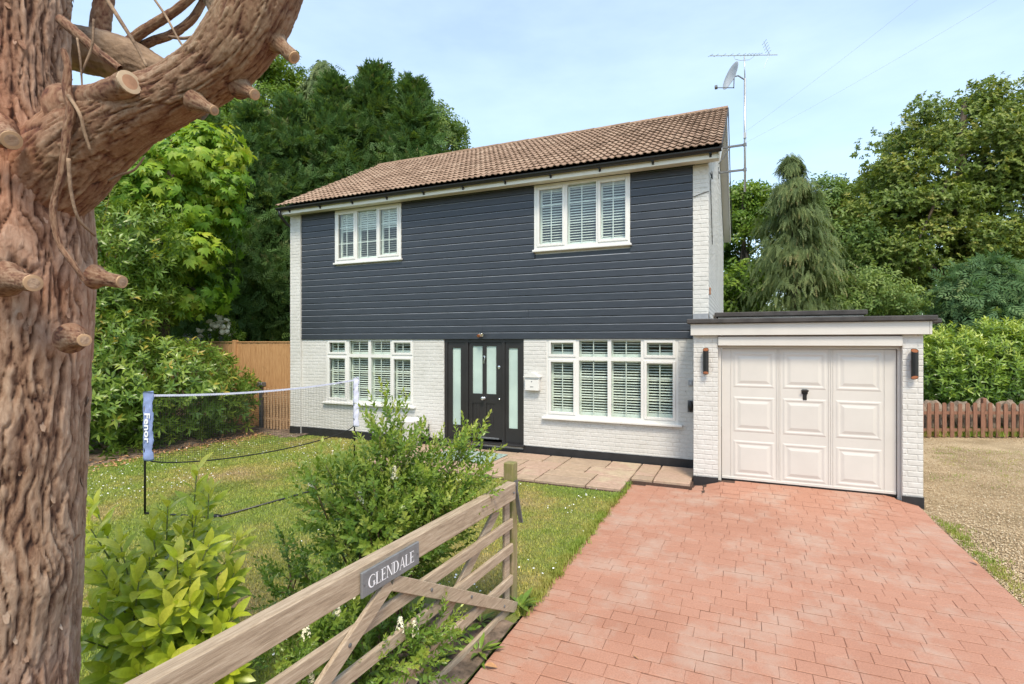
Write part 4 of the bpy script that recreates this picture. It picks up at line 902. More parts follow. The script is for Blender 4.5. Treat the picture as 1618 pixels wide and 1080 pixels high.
# slate name board with cut serif lettering
sx0, sx1 = 1.34, 1.825; sz0, sz1 = .815, .948; sy = .0385
sign = part_(MB().bbox(sx0, sx1, sy, sy + .016, sz0, sz1, .004), 'name_plate', 'slate', gate); sign['label'] = 'grey slate name plate reading GLENDALE'
def stroke_letters(word, h):
    """upright serif capitals as small polygons in (x, z)"""
    T, t, s = .15 * h, .06 * h, .07 * h; polys = []; x = 0
    def bx(a, b, c, d): polys.append([(a, c), (b, c), (b, d), (a, d)])
    def arc(cx, cz, rx, rz, a0, a1, w0, w1, n=14):
        for k in range(n):
            q = []
            for kk in (k, k + 1):
                u = kk / n; a = R(a0 + (a1 - a0) * u); w = w0 + (w1 - w0) * math.sin(math.pi * u); q.append(((cx + rx * math.cos(a), cz + rz * math.sin(a)), (cx + (rx - w) * math.cos(a), cz + (rz - w * .6) * math.sin(a))))
            polys.append([q[0][0], q[1][0], q[1][1], q[0][1]])
    def serif(cx, z, w): bx(cx - w, cx + w, z, z + t * .8)
    for ch in word:
        x0 = x
        if ch == 'L':
            bx(x, x + T, 0, h); serif(x + T / 2, h - t * .8, T); serif(x + T / 2, 0, T); bx(x + T, x + .5 * h, 0, t); polys.append([(x + .46 * h, t), (x + .5 * h, t), (x + .54 * h, .24 * h), (x + .51 * h, .24 * h)]); x += .56 * h
        elif ch == 'E':
            bx(x, x + T, 0, h); serif(x + T / 2 - .02 * h, h - t * .8, T); serif(x + T / 2 - .02 * h, 0, T); bx(x + T, x + .5 * h, 0, t); bx(x + T, x + .48 * h, h - t, h); bx(x + T, x + .38 * h, h * .5 - t / 2, h * .5 + t / 2)
            bx(x + .36 * h, x + .40 * h, h * .4, h * .6); polys.append([(x + .46 * h, t), (x + .5 * h, t), (x + .54 * h, .22 * h), (x + .51 * h, .22 * h)]); polys.append([(x + .44 * h, h - t), (x + .48 * h, h - t), (x + .5 * h, .8 * h), (x + .47 * h, .8 * h)]); x += .56 * h
        elif ch == 'N':
            bx(x, x + t, 0, h); serif(x + t / 2, 0, .8 * T); serif(x, h - t * .8, .6 * T); polys.append([(x, h), (x + T, h), (x + .66 * h, 0), (x + .66 * h - T * .7, 0)]); bx(x + .6 * h, x + .6 * h + t, 0, h); serif(x + .63 * h, h - t * .8, .8 * T); x += .72 * h
        elif ch == 'D':
            bx(x, x + T, 0, h); serif(x + T / 2 - .02 * h, h - t * .8, .8 * T); serif(x + T / 2 - .02 * h, 0, .8 * T); bx(x + T, x + .25 * h, 0, t); bx(x + T, x + .25 * h, h - t, h); arc(x + .22 * h, h / 2, .46 * h, h / 2, -90, 90, t, T * 1.05); x += .74 * h
        elif ch == 'A':
            polys.append([(x, 0), (x + t, 0), (x + .36 * h, h), (x + .3 * h, h)]); polys.append([(x + .30 * h, h), (x + .38 * h, h), (x + .66 * h, 0), (x + .66 * h - T, 0)]); bx(x + .14 * h, x + .5 * h, .3 * h, .3 * h + t); serif(x + t / 2, 0, .7 * T); serif(x + .6 * h, 0, .8 * T); x += .68 * h
        elif ch == 'G':
            arc(x + .46 * h, h / 2, .46 * h, h * .51, 42, 330, t, T * 1.1, 22); bx(x + .60 * h, x + .60 * h + T, .06 * h, .42 * h); serif(x + .6 * h + T / 2, .40 * h, .9 * T); bx(x + .77 * h, x + .80 * h, .68 * h, .95 * h); x += .84 * h
        x += .10 * h
    return polys, x
def flat_polys(polys, M, name, mat, parent):
    m_ = MB()
    for p in polys: m_.add([M @ Vector((x, 0, z)) for x, z in p], [tuple(range(len(p)))])
    o = part_(m_, name, mat, parent); o['kind'] = 'stuff'; return o
hh = .066; polys, wd = stroke_letters('GLENDALE', hh); k = (sx1 - sx0 - .09) / wd
# seen from the drive the word runs left to right, that is against local x
flat_polys(polys, Matrix.Translation((sx1 - .045, sy + .0175, sz0 + (sz1 - sz0 - hh) / 2)) @ Matrix.Diagonal((-k, 1, 1, 1)), 'lettering', 'print_white', sign)
for x in (sx0 + .018, sx1 - .018): part_(MB().lathe([(.006, 0), (.006, .003)], 8, Matrix.Translation((x, sy + .016, (sz0 + sz1) / 2)) @ Matrix.Rotation(R(-90), 4, 'X')), 'screw', 'dark_steel', sign)
# post at the far end
gp = thing('gate_post', 'mossy square timber post at the far end of the open gate', 'post', (-1.80, 4.07, -.12), R(-4))
part_(MB().bbox(-.045, .045, -.045, .045, 0, 1.23, .008), 'shaft', 'post_wood', gp)
part_(MB().beam((.048, -.01, 1.04), (.075, .045, .72), .014, .035, (1, 0, 0)).box(.046, .056, -.03, .03, .98, 1.08), 'latch', 'dark_steel', gp)
part_(MB().tube([(-.05, -.03, .5), (-.09, -.05, .47), (-.10, -.05, .42), (-.07, -.05, .40), (-.055, -.04, .43)], .008, 6), 'hook', 'dark_steel', gp)

# ================================================================== BADMINTON NET
P1 = on_ground(229, 812, -.07); P2 = on_ground(560, 734, -.07)
net = thing('badminton_net', 'small portable badminton net with blue sleeves standing across the lawn', 'net', P1)
d12 = P2 - P1; NH = 1.545
for q, nm in ((Vector((0, 0, 0)), 'near'), (d12, 'far')):
    po = part_(MB().tube([q + Vector((0, 0, -.02)), q + Vector((0, 0, NH))], .0135, 10), 'pole', 'black_plastic', net, True)
    top, bot = NH + .01, NH - .86
    # wrinkled flag-like sleeve, facing the camera side
    n = 14; mrows = 30; V = []
    rr = random.Random(4 if nm == 'near' else 9); wid = .125 if nm == 'near' else .10
    e1 = (Vector((CA, SA, 0)) if nm == 'near' else Vector((CA, SA, 0)))
    e2 = Vector((-e1.y, e1.x, 0))
    for i in range(mrows + 1):
        z = top + (bot - top) * i / mrows; sk = .012 * math.sin(i * .7) + .006 * math.sin(i * 2.1 + 1)
        for k in range(n):
            a = 2 * math.pi * k / n; w_ = wid / 2 * (1 + .06 * math.sin(i * .9 + k)) ; dd = .020 + .006 * math.sin(i * 1.3 + k * .9)
            p = q + e1 * (wid / 2 - .022 + w_ * math.cos(a) + sk * .5) + e2 * (dd * math.sin(a) + sk * .6 * math.cos(a)) + Vector((0, 0, z + .01 * math.sin(k * .8 + i * .5)))
            V.append(tuple(p))
    F = [(i * n + k, i * n + (k + 1) % n, (i + 1) * n + (k + 1) % n, (i + 1) * n + k) for i in range(mrows) for k in range(n)] + [tuple(range(n)), tuple(range(mrows * n, (mrows + 1) * n))]
    sv_ = part_(MB().add(V, F), 'sleeve', 'sleeve' if nm == 'near' else 'net_tape', po, True)
    if nm == 'near':
        cu = bpy.data.curves.new('lettering', 'FONT'); cu.body = 'Fenor'; cu.size = .155; cu.extrude = .0005; cu.offset = .0035; cu.resolution_u = 3
        ob = bpy.data.objects.new('tmp_text', cu); COL.objects.link(ob); dg = bpy.context.evaluated_depsgraph_get(); me_ = bpy.data.meshes.new_from_object(ob.evaluated_get(dg)); bpy.data.objects.remove(ob)
        # reading downwards: text x -> -z, text y -> camera right, normal towards the camera
        xx = Vector((0, 0, -1)); yy = e1; zz = xx.cross(yy)
        for v in me_.vertices:
            p = q + e1 * (.018) - e2 * .034 + Vector((0, 0, NH - .25)); v.co = p + xx * (v.co.x * 1.02) + yy * (v.co.y * .62) + zz * v.co.z * 3 - e2 * .0
        link('lettering', me_, 'print_white', po, kind='stuff')
# tape, netting, bottom cord
NP = 40
def toppt(t): return d12 * t + Vector((0, 0, NH - .035 - .13 * 4 * t * (1 - t) * .55))
def botpt(t): return d12 * t + Vector((0, 0, NH - .84 - .20 * (4 * t * (1 - t)) ** .6 + (.0)))
V = []; F = []
for i in range(NP + 1):
    t = i / NP; p = toppt(t); V += [tuple(p + Vector((0, 0, .014))), tuple(p - Vector((0, 0, .014)))]
F = [(2 * i, 2 * i + 1, 2 * i + 3, 2 * i + 2) for i in range(NP)]
part_(MB().add(V, F), 'tape', 'net_tape', net)
part_(MB().tube([botpt(i / NP) for i in range(NP + 1)], .009, 6), 'bottom_cord', 'black_plastic', net, True)
nt_ = MB()
NC, NRW = 110, 30
grid = [[toppt(i / NC).lerp(botpt(i / NC), j / NRW) for j in range(NRW + 1)] for i in range(NC + 1)]
for i in range(1, NC): nt_.tube([grid[i][j] for j in range(0, NRW + 1, 5)], .0016, 3, False)
for j in range(1, NRW): nt_.tube([grid[i][j] for i in range(0, NC + 1, 5)], .0016, 3, False)
part_(nt_, 'netting', 'net_cord', net, kind='stuff')
fr = MB(); z_ = .015; A1 = on_ground(343, 819, -.07) - P1; A2 = on_ground(470, 783, -.07) - P1; u = (A2 - A1).normalized()
far = A1 + u * 3.1
for seg in ([Vector((0, 0, z_)), Vector((A1.x, A1.y, z_))], [Vector((A1.x, A1.y, z_)), Vector((far.x, far.y, z_))], [Vector((far.x, far.y, z_)), Vector((d12.x, d12.y, z_))]): fr.tube(seg, .0125, 8)
part_(fr, 'base_tube', 'black_plastic', net, True)
part_(MB().bbox(-.05, .05, -.03, .03, -.01, .05, .01, Matrix.Translation(A1)).tube([A1 + Vector((-.08, .02, .02)), A1 + Vector((.09, -.02, .02))], .016, 8), 'corner_joint', 'black_plastic', net)

# ================================================================== FENCES
fy = 9.95
fe = thing('board_fence', 'tall orange-brown closeboard timber fence beside the white house corner', 'fence', (-10, fy, 0))
rb = random.Random(8); x = 0.02; 
while x > -7.2:
    wb_ = .098; hgt = 2.10 + (.0 if x > -2.35 else -.02)
    bm_ = MB().bbox(x - wb_, x - .004, rb.uniform(-.004, .004), .018, -.08 + (rb.uniform(0, .03)), hgt, .004).build('board', 'fence_wood', fe); bm_.rotation_euler = (0, 0, 0)
    x -= .1
for px in (-2.42, -4.9, -7.1): MB().bbox(px - .05, px + .05, -.07, .05, -.1, 2.17, .008).build('post', 'fence_wood', fe)
MB().bbox(-7.2, .03, -.02, .04, 2.105, 2.135, .004).build('cap_rail', 'fence_wood', fe)
MB().bbox(-.42, -.36, -.03, .0, 0, 2.1, .004).build('gate_stile', 'fence_wood', fe)
MB().tube([(-.25, -.015, 1.35), (-.25, -.03, 1.28), (-.22, -.035, 1.24), (-.2, -.03, 1.0)], .012, 6).build('latch', 'black_plastic', fe)
# lower inner fence of narrow pales by the side gate
sf_ = thing('pale_fence', 'low fence of narrow pale timber slats in front of the tall boards', 'fence', (-9.98, 9.72, 0))
for k in range(11):
    xx_ = -.05 - k * .105; MB().bbox(xx_ - .03, xx_ + .03, -.012, .012, -.06, .94 + rb.uniform(-.03, .03), .004).build('slat', 'sawn_wood', sf_)
MB().bbox(-1.2, 0, .013, .04, .16, .22, .004).build('rail', 'sawn_wood', sf_); MB().bbox(-1.2, 0, .013, .04, .72, .78, .004).build('rail', 'sawn_wood', sf_)
tag(MB().bbox(-.1, .1, -.08, .08, 0, .12, .02, Matrix.Translation((-11.25, 9.75, .98))).bbox(-.04, .04, -.04, .04, -1.05, 0.01, .004, Matrix.Translation((-11.25, 9.75, .98))).build('water_butt_tap', 'dark_steel'), 'small dark lamp on a short post before the timber fence', 'lamp')
# red picket fence on the right
pf = thing('picket_fence', 'low red-stained picket fence between gravel yard and laurel hedge', 'fence')
Zf = 12.35
def fpt(px): d = (px - 809) / FPX; return Vector((d * CA - SA, d * SA + CA, 0)) * Zf
ex = Vector((CA, SA, 0)); ang = YAW
for k in range(28):
    p = fpt(1432 + 12.15 * k); hgt = .80 + rb.uniform(-.015, .015); w2 = .047
    V = [(-w2, 0), (w2, 0), (w2, hgt - .03), (w2 * .5, hgt), (-w2 * .5, hgt), (-w2, hgt - .03)]
    M = Matrix.Translation((p.x, p.y, -.11)) @ Matrix.Rotation(ang + rb.uniform(-.02, .02), 4, 'Z') @ Matrix.Rotation(rb.uniform(-.012, .012), 4, 'Y')
    o = MB().prism(V, .02, M).build('picket', 'picket_wood', pf); recalc(o)
for z in (.46, .06):
    a, b = fpt(1425), fpt(1772); off = Vector((-SA, CA, 0)) * .035
    MB().beam(a + off + Vector((0, 0, z)), b + off + Vector((0, 0, z)), .03, .07).build('rail', 'picket_wood', pf)
for px in (1440, 1560, 1680):
    p = fpt(px) + Vector((-SA, CA, 0)) * .1; MB().bbox(-.04, .04, -.04, .04, -.2, .80, .006, Matrix.Translation(p) @ Matrix.Rotation(ang, 4, 'Z')).build('post', 'picket_wood', pf)
# rockery stones behind the pickets
def rock(loc, s, label):
    bm = bmesh.new(); bmesh.ops.create_icosphere(bm, subdivisions=3, radius=1)
    C0 = np.array([v.co[:] for v in bm.verts]); nn = fbm(C0 * 1.7 + loc[0] * 3.1, 4) - .5
    for v, q in zip(bm.verts, nn): v.co = Vector((v.co.x * s[0], v.co.y * s[1], v.co.z * s[2])) * (1 + .9 * q)
    me_ = bpy.data.meshes.new('rock'); bm.to_mesh(me_); bm.free()
    o = link('rock', me_, 'stone', None, loc); return tag(o, label, 'rock', 'rough stones behind the picket fence')
for k, px in enumerate((1446, 1473, 1516, 1553, 1591, 1630)):
    p = fpt(px) * 1.03; rock((p.x, p.y, .31), (.24 + .03 * (k % 3), .22, .42 + .04 * (k % 2)), ['rough stone behind the picket fence nearest the garage pier', 'second rough stone from the garage behind the picket fence', 'third rough stone from the garage behind the picket fence', 'fourth rough stone from the garage behind the picket fence', 'fifth rough stone from the garage behind the picket fence', 'sixth rough stone behind the picket fence at the picture edge'][k])
# shed roof behind the left shrub
sh = thing('garden_shed', 'grey felt-roofed timber shed behind the laurel shrub and fence', 'shed', (-17.0, 12.6, 0))
part_(MB().box(-1.3, 1.5, -1.1, 1.1, 0, 1.98), 'wall', 'fence_wood', sh)
part_(MB().add([(-1.5, -1.3, 2.12), (1.7, -1.3, 2.12), (1.7, 0, 2.55), (-1.5, 0, 2.55), (-1.5, 1.3, 2.12), (1.7, 1.3, 2.12), (-1.5, -1.3, 2.08), (1.7, -1.3, 2.08), (1.7, 1.3, 2.08), (-1.5, 1.3, 2.08)], [(0, 1, 2, 3), (3, 2, 5, 4), (6, 7, 1, 0), (4, 5, 8, 9), (7, 8, 5, 2, 1), (6, 0, 3, 4, 9), (6, 9, 8, 7)]), 'roof', 'lead', sh)

# ================================================================== NEAR CYPRESS TREE
def spline(pts, n):
    """Catmull-Rom through (x, y, z, r) rows"""
    P = np.array(pts, float); P = np.vstack([2 * P[0] - P[1], P, 2 * P[-1] - P[-2]]); out = []
    m = len(pts) - 1
    for i in range(n):
        u = i / (n - 1) * m; k = min(int(u), m - 1); t = u - k; a, b, c, d = P[k], P[k + 1], P[k + 2], P[k + 3]
        out.append(.5 * ((2 * b) + (c - a) * t + (2 * a - 5 * b + 4 * c - d) * t * t + (3 * b - a - 3 * c + d) * t ** 3))
    return np.array(out)
def bark_tube(pts, nl, na, amp, nplate, plen, seed, plates=1.0, lumps=()):
    """tube with ridged flaking bark; returns V, F, height attribute"""
    S = spline(pts, nl); C = S[:, :3]; Rr = S[:, 3]
    T = np.gradient(C, axis=0); T /= np.linalg.norm(T, axis=1, keepdims=True)
    ref = np.cross(T[0], [0.3, .9, .1]); ref /= np.linalg.norm(ref); A = []; B = []
    for t in T:
        ref = ref - t * ref.dot(t); ref /= np.linalg.norm(ref); A.append(ref.copy()); B.append(np.cross(t, ref))
    A = np.array(A); B = np.array(B); th = np.linspace(0, 2 * np.pi, na, endpoint=False); s = np.concatenate([[0], np.cumsum(np.linalg.norm(np.diff(C, axis=0), axis=1))])
    TH, SS = np.meshgrid(th, s); TH_, S_ = TH.ravel(), SS.ravel(); circ = np.stack([np.cos(TH_) * 2.2, np.sin(TH_) * 2.2, S_ * 2.2], -1) + seed
    wu = fbm(circ * 1.6, 4) - .5; wv = fbm(circ * 1.6 + 50, 4) - .5; big = fbm(circ * .5 + 31, 3)
    def cells(nc, vl, ku, kv, sd):
        """Voronoi plates on the unrolled surface: edge distance, height and tone of the plate"""
        u = TH_ / (2 * np.pi) * nc + wu * ku; v = S_ / vl + wv * kv; iu, iv = np.floor(u).astype(np.int64), np.floor(v).astype(np.int64)
        d1 = np.full(len(u), 9.0); d2 = np.full(len(u), 9.0); idn = np.zeros(len(u))
        for a_ in (-1, 0, 1):
            for b_ in (-1, 0, 1):
                cu, cv = iu + a_, iv + b_; hu = _h(cu % nc, cv, cu * 0 + sd); hv = _h(cu % nc, cv, cu * 0 + sd + 7); hr = _h(cu % nc, cv, cu * 0 + sd + 13)
                d = np.hypot(cu + .1 + .8 * hu - u, (cv + .1 + .8 * hv - v)); cl_ = d < d1
                d2 = np.where(cl_, d1, np.minimum(d2, d)); idn = np.where(cl_, hr, idn); d1 = np.where(cl_, d, d1)
        return d2 - d1, idn
    e1, r1 = cells(nplate, plen, 4.2, 1.2, 3); e2, r2 = cells(int(nplate * 1.5), plen * .16, 6.0, 3.0, 29)
    c1 = np.clip(e1 / .26, 0, 1) ** .55; c2 = np.clip(e2 / .3, 0, 1) ** .6; n3 = fbm(circ * 14, 3, .6)
    h = 1.0 * (c1 - .8) + .55 * (r1 - .5) * c1 + plates * (.16 * (c2 - .8) + .30 * (r2 - .5)) + .45 * (n3 - .5) + 1.2 * (big - .5)
    tone = .06 + .44 * c1 * (.72 + .28 * c2) + .17 * (r1 - .3) + .13 * (r2 - .3) + .35 * (n3 - .5) + .25 * (big - .5)
    rad = np.repeat(Rr, na) + amp * h
    P = np.repeat(C, na, 0) + (np.cos(TH)[..., None] * A[:, None, :] + np.sin(TH)[..., None] * B[:, None, :]).reshape(-1, 3) * rad[:, None]
    for c, r_, a_ in lumps:
        dv_ = P - np.array(c); dd = np.linalg.norm(dv_, axis=1); ax = np.repeat(C, na, 0); on = P - ax; on /= np.linalg.norm(on, axis=1, keepdims=True)
        P = P + on * (a_ * np.exp(-(dd / r_) ** 2))[:, None]
    i = np.arange(nl * na).reshape(nl, na); j = np.roll(i, -1, axis=1)
    F = np.stack([i[:-1], j[:-1], j[1:], i[1:]], -1).reshape(-1, 4)
    return P, F, np.clip(tone, 0, 1)
def px(x, y, r, D): p = at(x, y, D); return (p.x, p.y, p.z, r * D / FPX)
TD = 2.0
base = on_ground(0, 1400, -.1)
tree = thing('cypress_tree', 'huge near cypress trunk with red-brown flaking bark at the left edge', 'tree', (at(0, 540, TD).x, at(0, 540, TD).y, -.12))
TO = -Vector(tree.location)
def tpart(o): o.location = TO; return o
trunk_pts = [px(-8, 1460, 144, TD), px(-10, 1330, 117, TD), px(-14, 1180, 102, TD), px(-12, 1000, 108, TD), px(-6, 800, 111, TD), px(-2, 600, 114, TD), px(2, 440, 117, TD), px(0, 330, 114, TD), px(-8, 220, 106, TD), px(-14, 120, 97, TD), px(-16, 0, 98, TD), px(-22, -160, 90, TD), px(-32, -420, 74, TD), px(-40, -900, 48, TD), px(-40, -1500, 18, TD)]
lm = [(at(128, 925, 1.95), .085, .055), (at(120, 540, 1.93), .06, .03), (at(60, 920, 1.85), .16, .03), (at(30, 700, 1.78), .14, .035), (at(140, 770, 1.97), .04, .03)]
V, F, h = bark_tube(trunk_pts[2:11] + [px(-19, -80, 94, TD)], 420, 310, .017, 48, .46, 3.0, 1.0, [(c, r_, a_) for c, r_, a_ in lm])
trunk = tpart(link('trunk', npmesh('trunk', V, F, h, True), 'bark_red', tree))
for nm_, pp in (('trunk_base', trunk_pts[:3] + [px(-13, 1140, 103, TD)]), ('trunk_top', [px(-17, -40, 95, TD)] + trunk_pts[11:])):
    V, F, h = bark_tube(pp, 60, 90, .017, 48, .46, 3.0, 1.0); tpart(link(nm_, npmesh(nm_, V, F, h, True), 'bark_red', tree))
limb = [px(20, 350, 50, 2.02), px(80, 282, 65, 1.99), px(140, 222, 61, 1.96), px(205, 180, 50, 1.92), px(270, 150, 44, 1.90), px(335, 110, 46, 1.88), px(380, 62, 51, 1.86), px(410, 8, 53, 1.85), px(440, -60, 46, 1.85), px(480, -200, 38, 1.85), px(500, -420, 25, 1.85)]
V, F, h = bark_tube(limb, 280, 180, .008, 24, .20, 11.0, 1.5)
tpart(link('limb', npmesh('limb', V, F, h, True), 'bark_limb', tree))
V, F, h = bark_tube([px(385, 60, 34, 1.89), px(372, 10, 40, 1.90), px(356, -50, 42, 1.93), px(350, -200, 34, 1.98), px(360, -420, 20, 2.0)], 100, 90, .005, 12, .14, 21.0, .8)
tpart(link('limb', npmesh('limb', V, F, h, True), 'bark_smooth', tree))
V, F, h = bark_tube([px(60, 60, 30, 2.35), px(130, 78, 34, 2.4), px(190, 92, 34, 2.45), px(245, 118, 30, 2.5), px(330, 170, 22, 2.6)], 90, 90, .006, 12, .12, 25.0, 1.0)
tpart(link('limb', npmesh('limb', V, F, h, True), 'bark_smooth', tree))
def btube(rows, mat='bark_smooth', name='branch', n=10, caps=True, k=6):
    if max(r_[2] for r_ in rows) >= 5:
        V_, F_, h_ = bark_tube([px(r_[0], r_[1], r_[2] * .82, r_[3]) for r_ in rows], 14 * len(rows), 28, max(r_[2] for r_ in rows) * .00034, 7, .07, rows[0][0] * .37, 1.0); return tpart(link(name, npmesh(name, V_, F_, h_ * .85, True), 'bark_limb', tree))
    S = spline([px(*r_) for r_ in rows], max(8, k * len(rows))); o = MB().tube([tuple(s[:3]) for s in S], [max(.001, s[3]) for s in S], n, caps).build(name, mat, tree, True); return tpart(o)
btube([(175, 95, 16, 2.45), (158, 50, 17, 2.45), (166, -10, 15, 2.45), (170, -60, 14, 2.45)])
btube([(190, 75, 9, 2.46), (232, 45, 9, 2.46), (275, 18, 8, 2.46), (320, -20, 7, 2.46)])
btube([(205, 85, 8, 2.5), (238, 66, 8, 2.5), (275, 52, 7.5, 2.5), (305, 28, 7, 2.5), (330, -15, 6, 2.5)])
btube([(268, 58, 2.6, 2.45), (292, 60, 2.4, 2.42), (318, 54, 2.2, 2.4), (345, 44, 2, 2.4)])
btube([(95, 30, 9, 1.92), (125, 55, 9, 1.9), (155, 82, 8, 1.9), (190, 108, 6, 1.9)])
btube([(238, -10, 1.8, 2.1), (262, 25, 1.8, 2.1), (282, 62, 1.6, 2.1), (300, 88, 1.4, 2.1)])
btube([(165, -8, 3, 2.0), (190, 32, 3, 2.0), (215, 72, 2.5, 2.0), (232, 105, 2, 2.0)])
btube([(330, -10, 1.5, 2.1), (340, 12, 1.4, 2.1), (352, 20, 1.2, 2.1)])
btube([(100, 78, 5, 1.80), (107, 105, 6, 1.80), (106, 140, 8, 1.80), (112, 175, 7.5, 1.80), (106, 205, 8, 1.80), (103, 235, 7, 1.80), (97, 280, 7, 1.805), (88, 308, 5.5, 1.81), (84, 340, 6, 1.81), (94, 385, 5, 1.82), (118, 420, 4.5, 1.83), (133, 443, 4, 1.85)], 'bark_stub', k=8)
btube([(108, 150, 3, 1.79), (126, 180, 2.6, 1.79), (134, 210, 2.4, 1.81), (143, 238, 2, 1.83)])
btube([(108, 250, 3, 1.80), (112, 300, 2.6, 1.81), (124, 345, 2.2, 1.83), (150, 372, 2, 1.90)])
btube([(172, 285, 2, 1.95), (190, 276, 2, 1.93), (212, 268, 1.8, 1.92), (228, 248, 1.4, 1.91)])
btube([(148, 30, 1.8, 1.85), (146, 70, 1.8, 1.85), (135, 100, 1.6, 1.85), (128, 118, 1.4, 1.85)])
btube([(122, 60, 1.6, 1.84), (127, 95, 1.6, 1.84), (130, 140, 1.2, 1.84)])
# sawn stubs: a short branch and its pale cut end
def stub(a, b, ra, rb_, Da, Db, tilt=(0, 0, 0), mat='bark_smooth'):
    pale = ra > 30
    pa, pb = at(a[0], a[1], Da), at(b[0], b[1], Db); r0, r1 = .84 * ra * Da / FPX, .84 * rb_ * Db / FPX
    V_, F_, h_ = bark_tube([tuple(pa.lerp(pb, t)) + (q,) for t, q in ((0, r0 * 1.7), (.22, r0 * 1.2), (.5, (r0 + r1) / 2), (.8, r1 * 1.03), (1, r1))], 46, 44, r1 * .075, 9, .06, a[0] * .31, 1.0); o = tpart(link('stub', npmesh('stub', V_, F_, h_, True), 'bark_limb', tree))
    d = (pb - pa).normalized(); M = Matrix.Translation(pb + d * .0015) @ d.to_track_quat('Z', 'Y').to_matrix().to_4x4()
    c = MB().lathe([(r1 * 1.0, -.004), (r1 * .97, .003), (r1 * .62, .004)], 20, M, False).build('cut_ring', 'cut_pale' if pale else 'sawn_wood', o); 
    MB().lathe([(r1 * .63, .004), (r1 * .3, .0045), (.0005, .005)], 20, M, False).build('cut_heart', 'cut_heart' if pale else 'bark_stub', o)
    return o
stub((118, 178), (204, 130), 31, 22, 1.92, 1.78)
stub((150, 437), (192, 445), 14, 12, 1.95, 1.93)
stub((-4, 205), (18, 221), 19, 17, 1.76, 1.67, mat='bark_red')
stub((8, 441), (52, 447), 20, 16, 1.78, 1.70, mat='bark_red')
stub((112, 534), (133, 537), 17, 12, 1.88, 1.83, mat='bark_red')
stub((436, 66), (464, 90), 13, 12, 1.86, 1.84)
stub((380, 138), (402, 149), 13, 10, 1.88, 1.84)
stub((308, 160), (338, 174), 13, 9, 1.84, 1.80, mat='bark_limb')
# peeling bark flakes
nfl = 420; Vt = np.array([v.co[:] for v in trunk.data.vertices]); 
cam_side = [i for i in range(0, len(Vt), 7)]
Pf = Vt[rng.choice(len(Vt), 30000)]; pv = np.array([(-p[0] * SA + p[1] * CA) for p in Pf]); xs_ = 809 + FPX * (Pf[:, 0] * CA + Pf[:, 1] * SA) / pv
ysp = 540 - FPX * (Pf[:, 2] - HC) / pv; ok = (xs_ > -20) & (ysp > -20) & (ysp < 1100); Pf = Pf[ok][:nfl]
ax = np.array([tree.location.x, tree.location.y]); on = Pf.copy(); on[:, :2] -= ax; on[:, 2] = 0; on /= np.linalg.norm(on, axis=1, keepdims=True)
fl = np.array([(-.5, 0, 0), (.5, 0, 0), (-.55, .5, .05), (.5, .55, .06), (-.2, 1, .16), (.32, .95, .18)]); flF = np.array([(0, 1, 3), (0, 3, 2), (2, 3, 5), (2, 5, 4)])
dz = np.stack([rng.normal(0, .18, len(Pf)), rng.normal(0, .18, len(Pf)), np.where(rng.random(len(Pf)) < .6, -1, 1)], -1)
rot = frame(dz, on); V, F, q = scatter((fl * np.array([.45, 1, 1.2]), flF, np.full(6, .5)), Pf - on * .003, rot, rng.uniform(.012, .045, len(Pf)), rng.uniform(.25, .7, len(Pf)))
tpart(link('bark_flakes', npmesh('bark_flakes', V, F, q), 'bark_red', tree, kind='stuff'))

# ================================================================== FOLIAGE BUILDERS
def frond_T(nb=6, w=.10, L=.42, droop=.25, spread=58):
    """feathery conifer spray along +y"""
    P = []
    for i in range(nb):
        t = (i + .6) / nb
        for s in (-1, 1):
            b = kite(L * (1.1 - .65 * t), w); a = R(spread) * s * (1 - .4 * t)
            M = np.array([[math.cos(a), math.sin(a), 0], [-math.sin(a), math.cos(a), 0], [0, 0, 1]]); v = b[0] @ M.T + np.array([0, t * .85, -droop * t * t]); P.append((v, b[1], .3 + .6 * t))
    b = kite(.4, w); P.append((b[0] + np.array([0, .72, -droop * .6]), b[1], 1.0)); return combine(P)
def shoot_T(n=9, L=.14, W=.045, droop=.25, lift=50, stem=.16, fold=.3, nseg=2, seed=1, tipup=True):
    """a twig along +y with leaves spiralling round it"""
    r = random.Random(seed); P = []
    for i in range(n):
        t = (i + .5) / n; az = i * 2.4 + r.uniform(-.3, .3); el = R(lift + (25 * t if tipup else 0) + r.uniform(-12, 12)); l_ = L * (1 - .35 * t) * r.uniform(.8, 1.15)
        b = blade(l_, W * l_ / L, fold, droop, nseg); d = np.array([math.cos(az) * math.cos(el), math.sin(el), math.sin(az) * math.cos(el)]); out = np.array([math.cos(az), .0, math.sin(az)])
        up = np.array([0, 1.0, 0]) - out * .2; Rm_ = frame(d[None], up[None])[0]; P.append((b[0] @ Rm_.T + np.array([0, stem * t, 0]), b[1], t))
    return combine(P)
def palm_T(L=.17, n=5):
    P = []
    for k in range(n):
        a = R(-66 + 132 * k / (n - 1)); l_ = L * (1 - .28 * abs(k - (n - 1) / 2) / ((n - 1) / 2)); b = blade(l_, l_ * .42, .12, .35, 1, .6)
        M = np.array([[math.cos(a), math.sin(a), 0], [-math.sin(a), math.cos(a), 0], [0, 0, 1]]); P.append((b[0] @ M.T, b[1], .4 + .2 * (k % 2)))
    return combine(P)
LEAF1 = (lambda b: (b[0], b[1], np.full(len(b[0]), .5)))(blade(1, .55, .2, .25, 1))
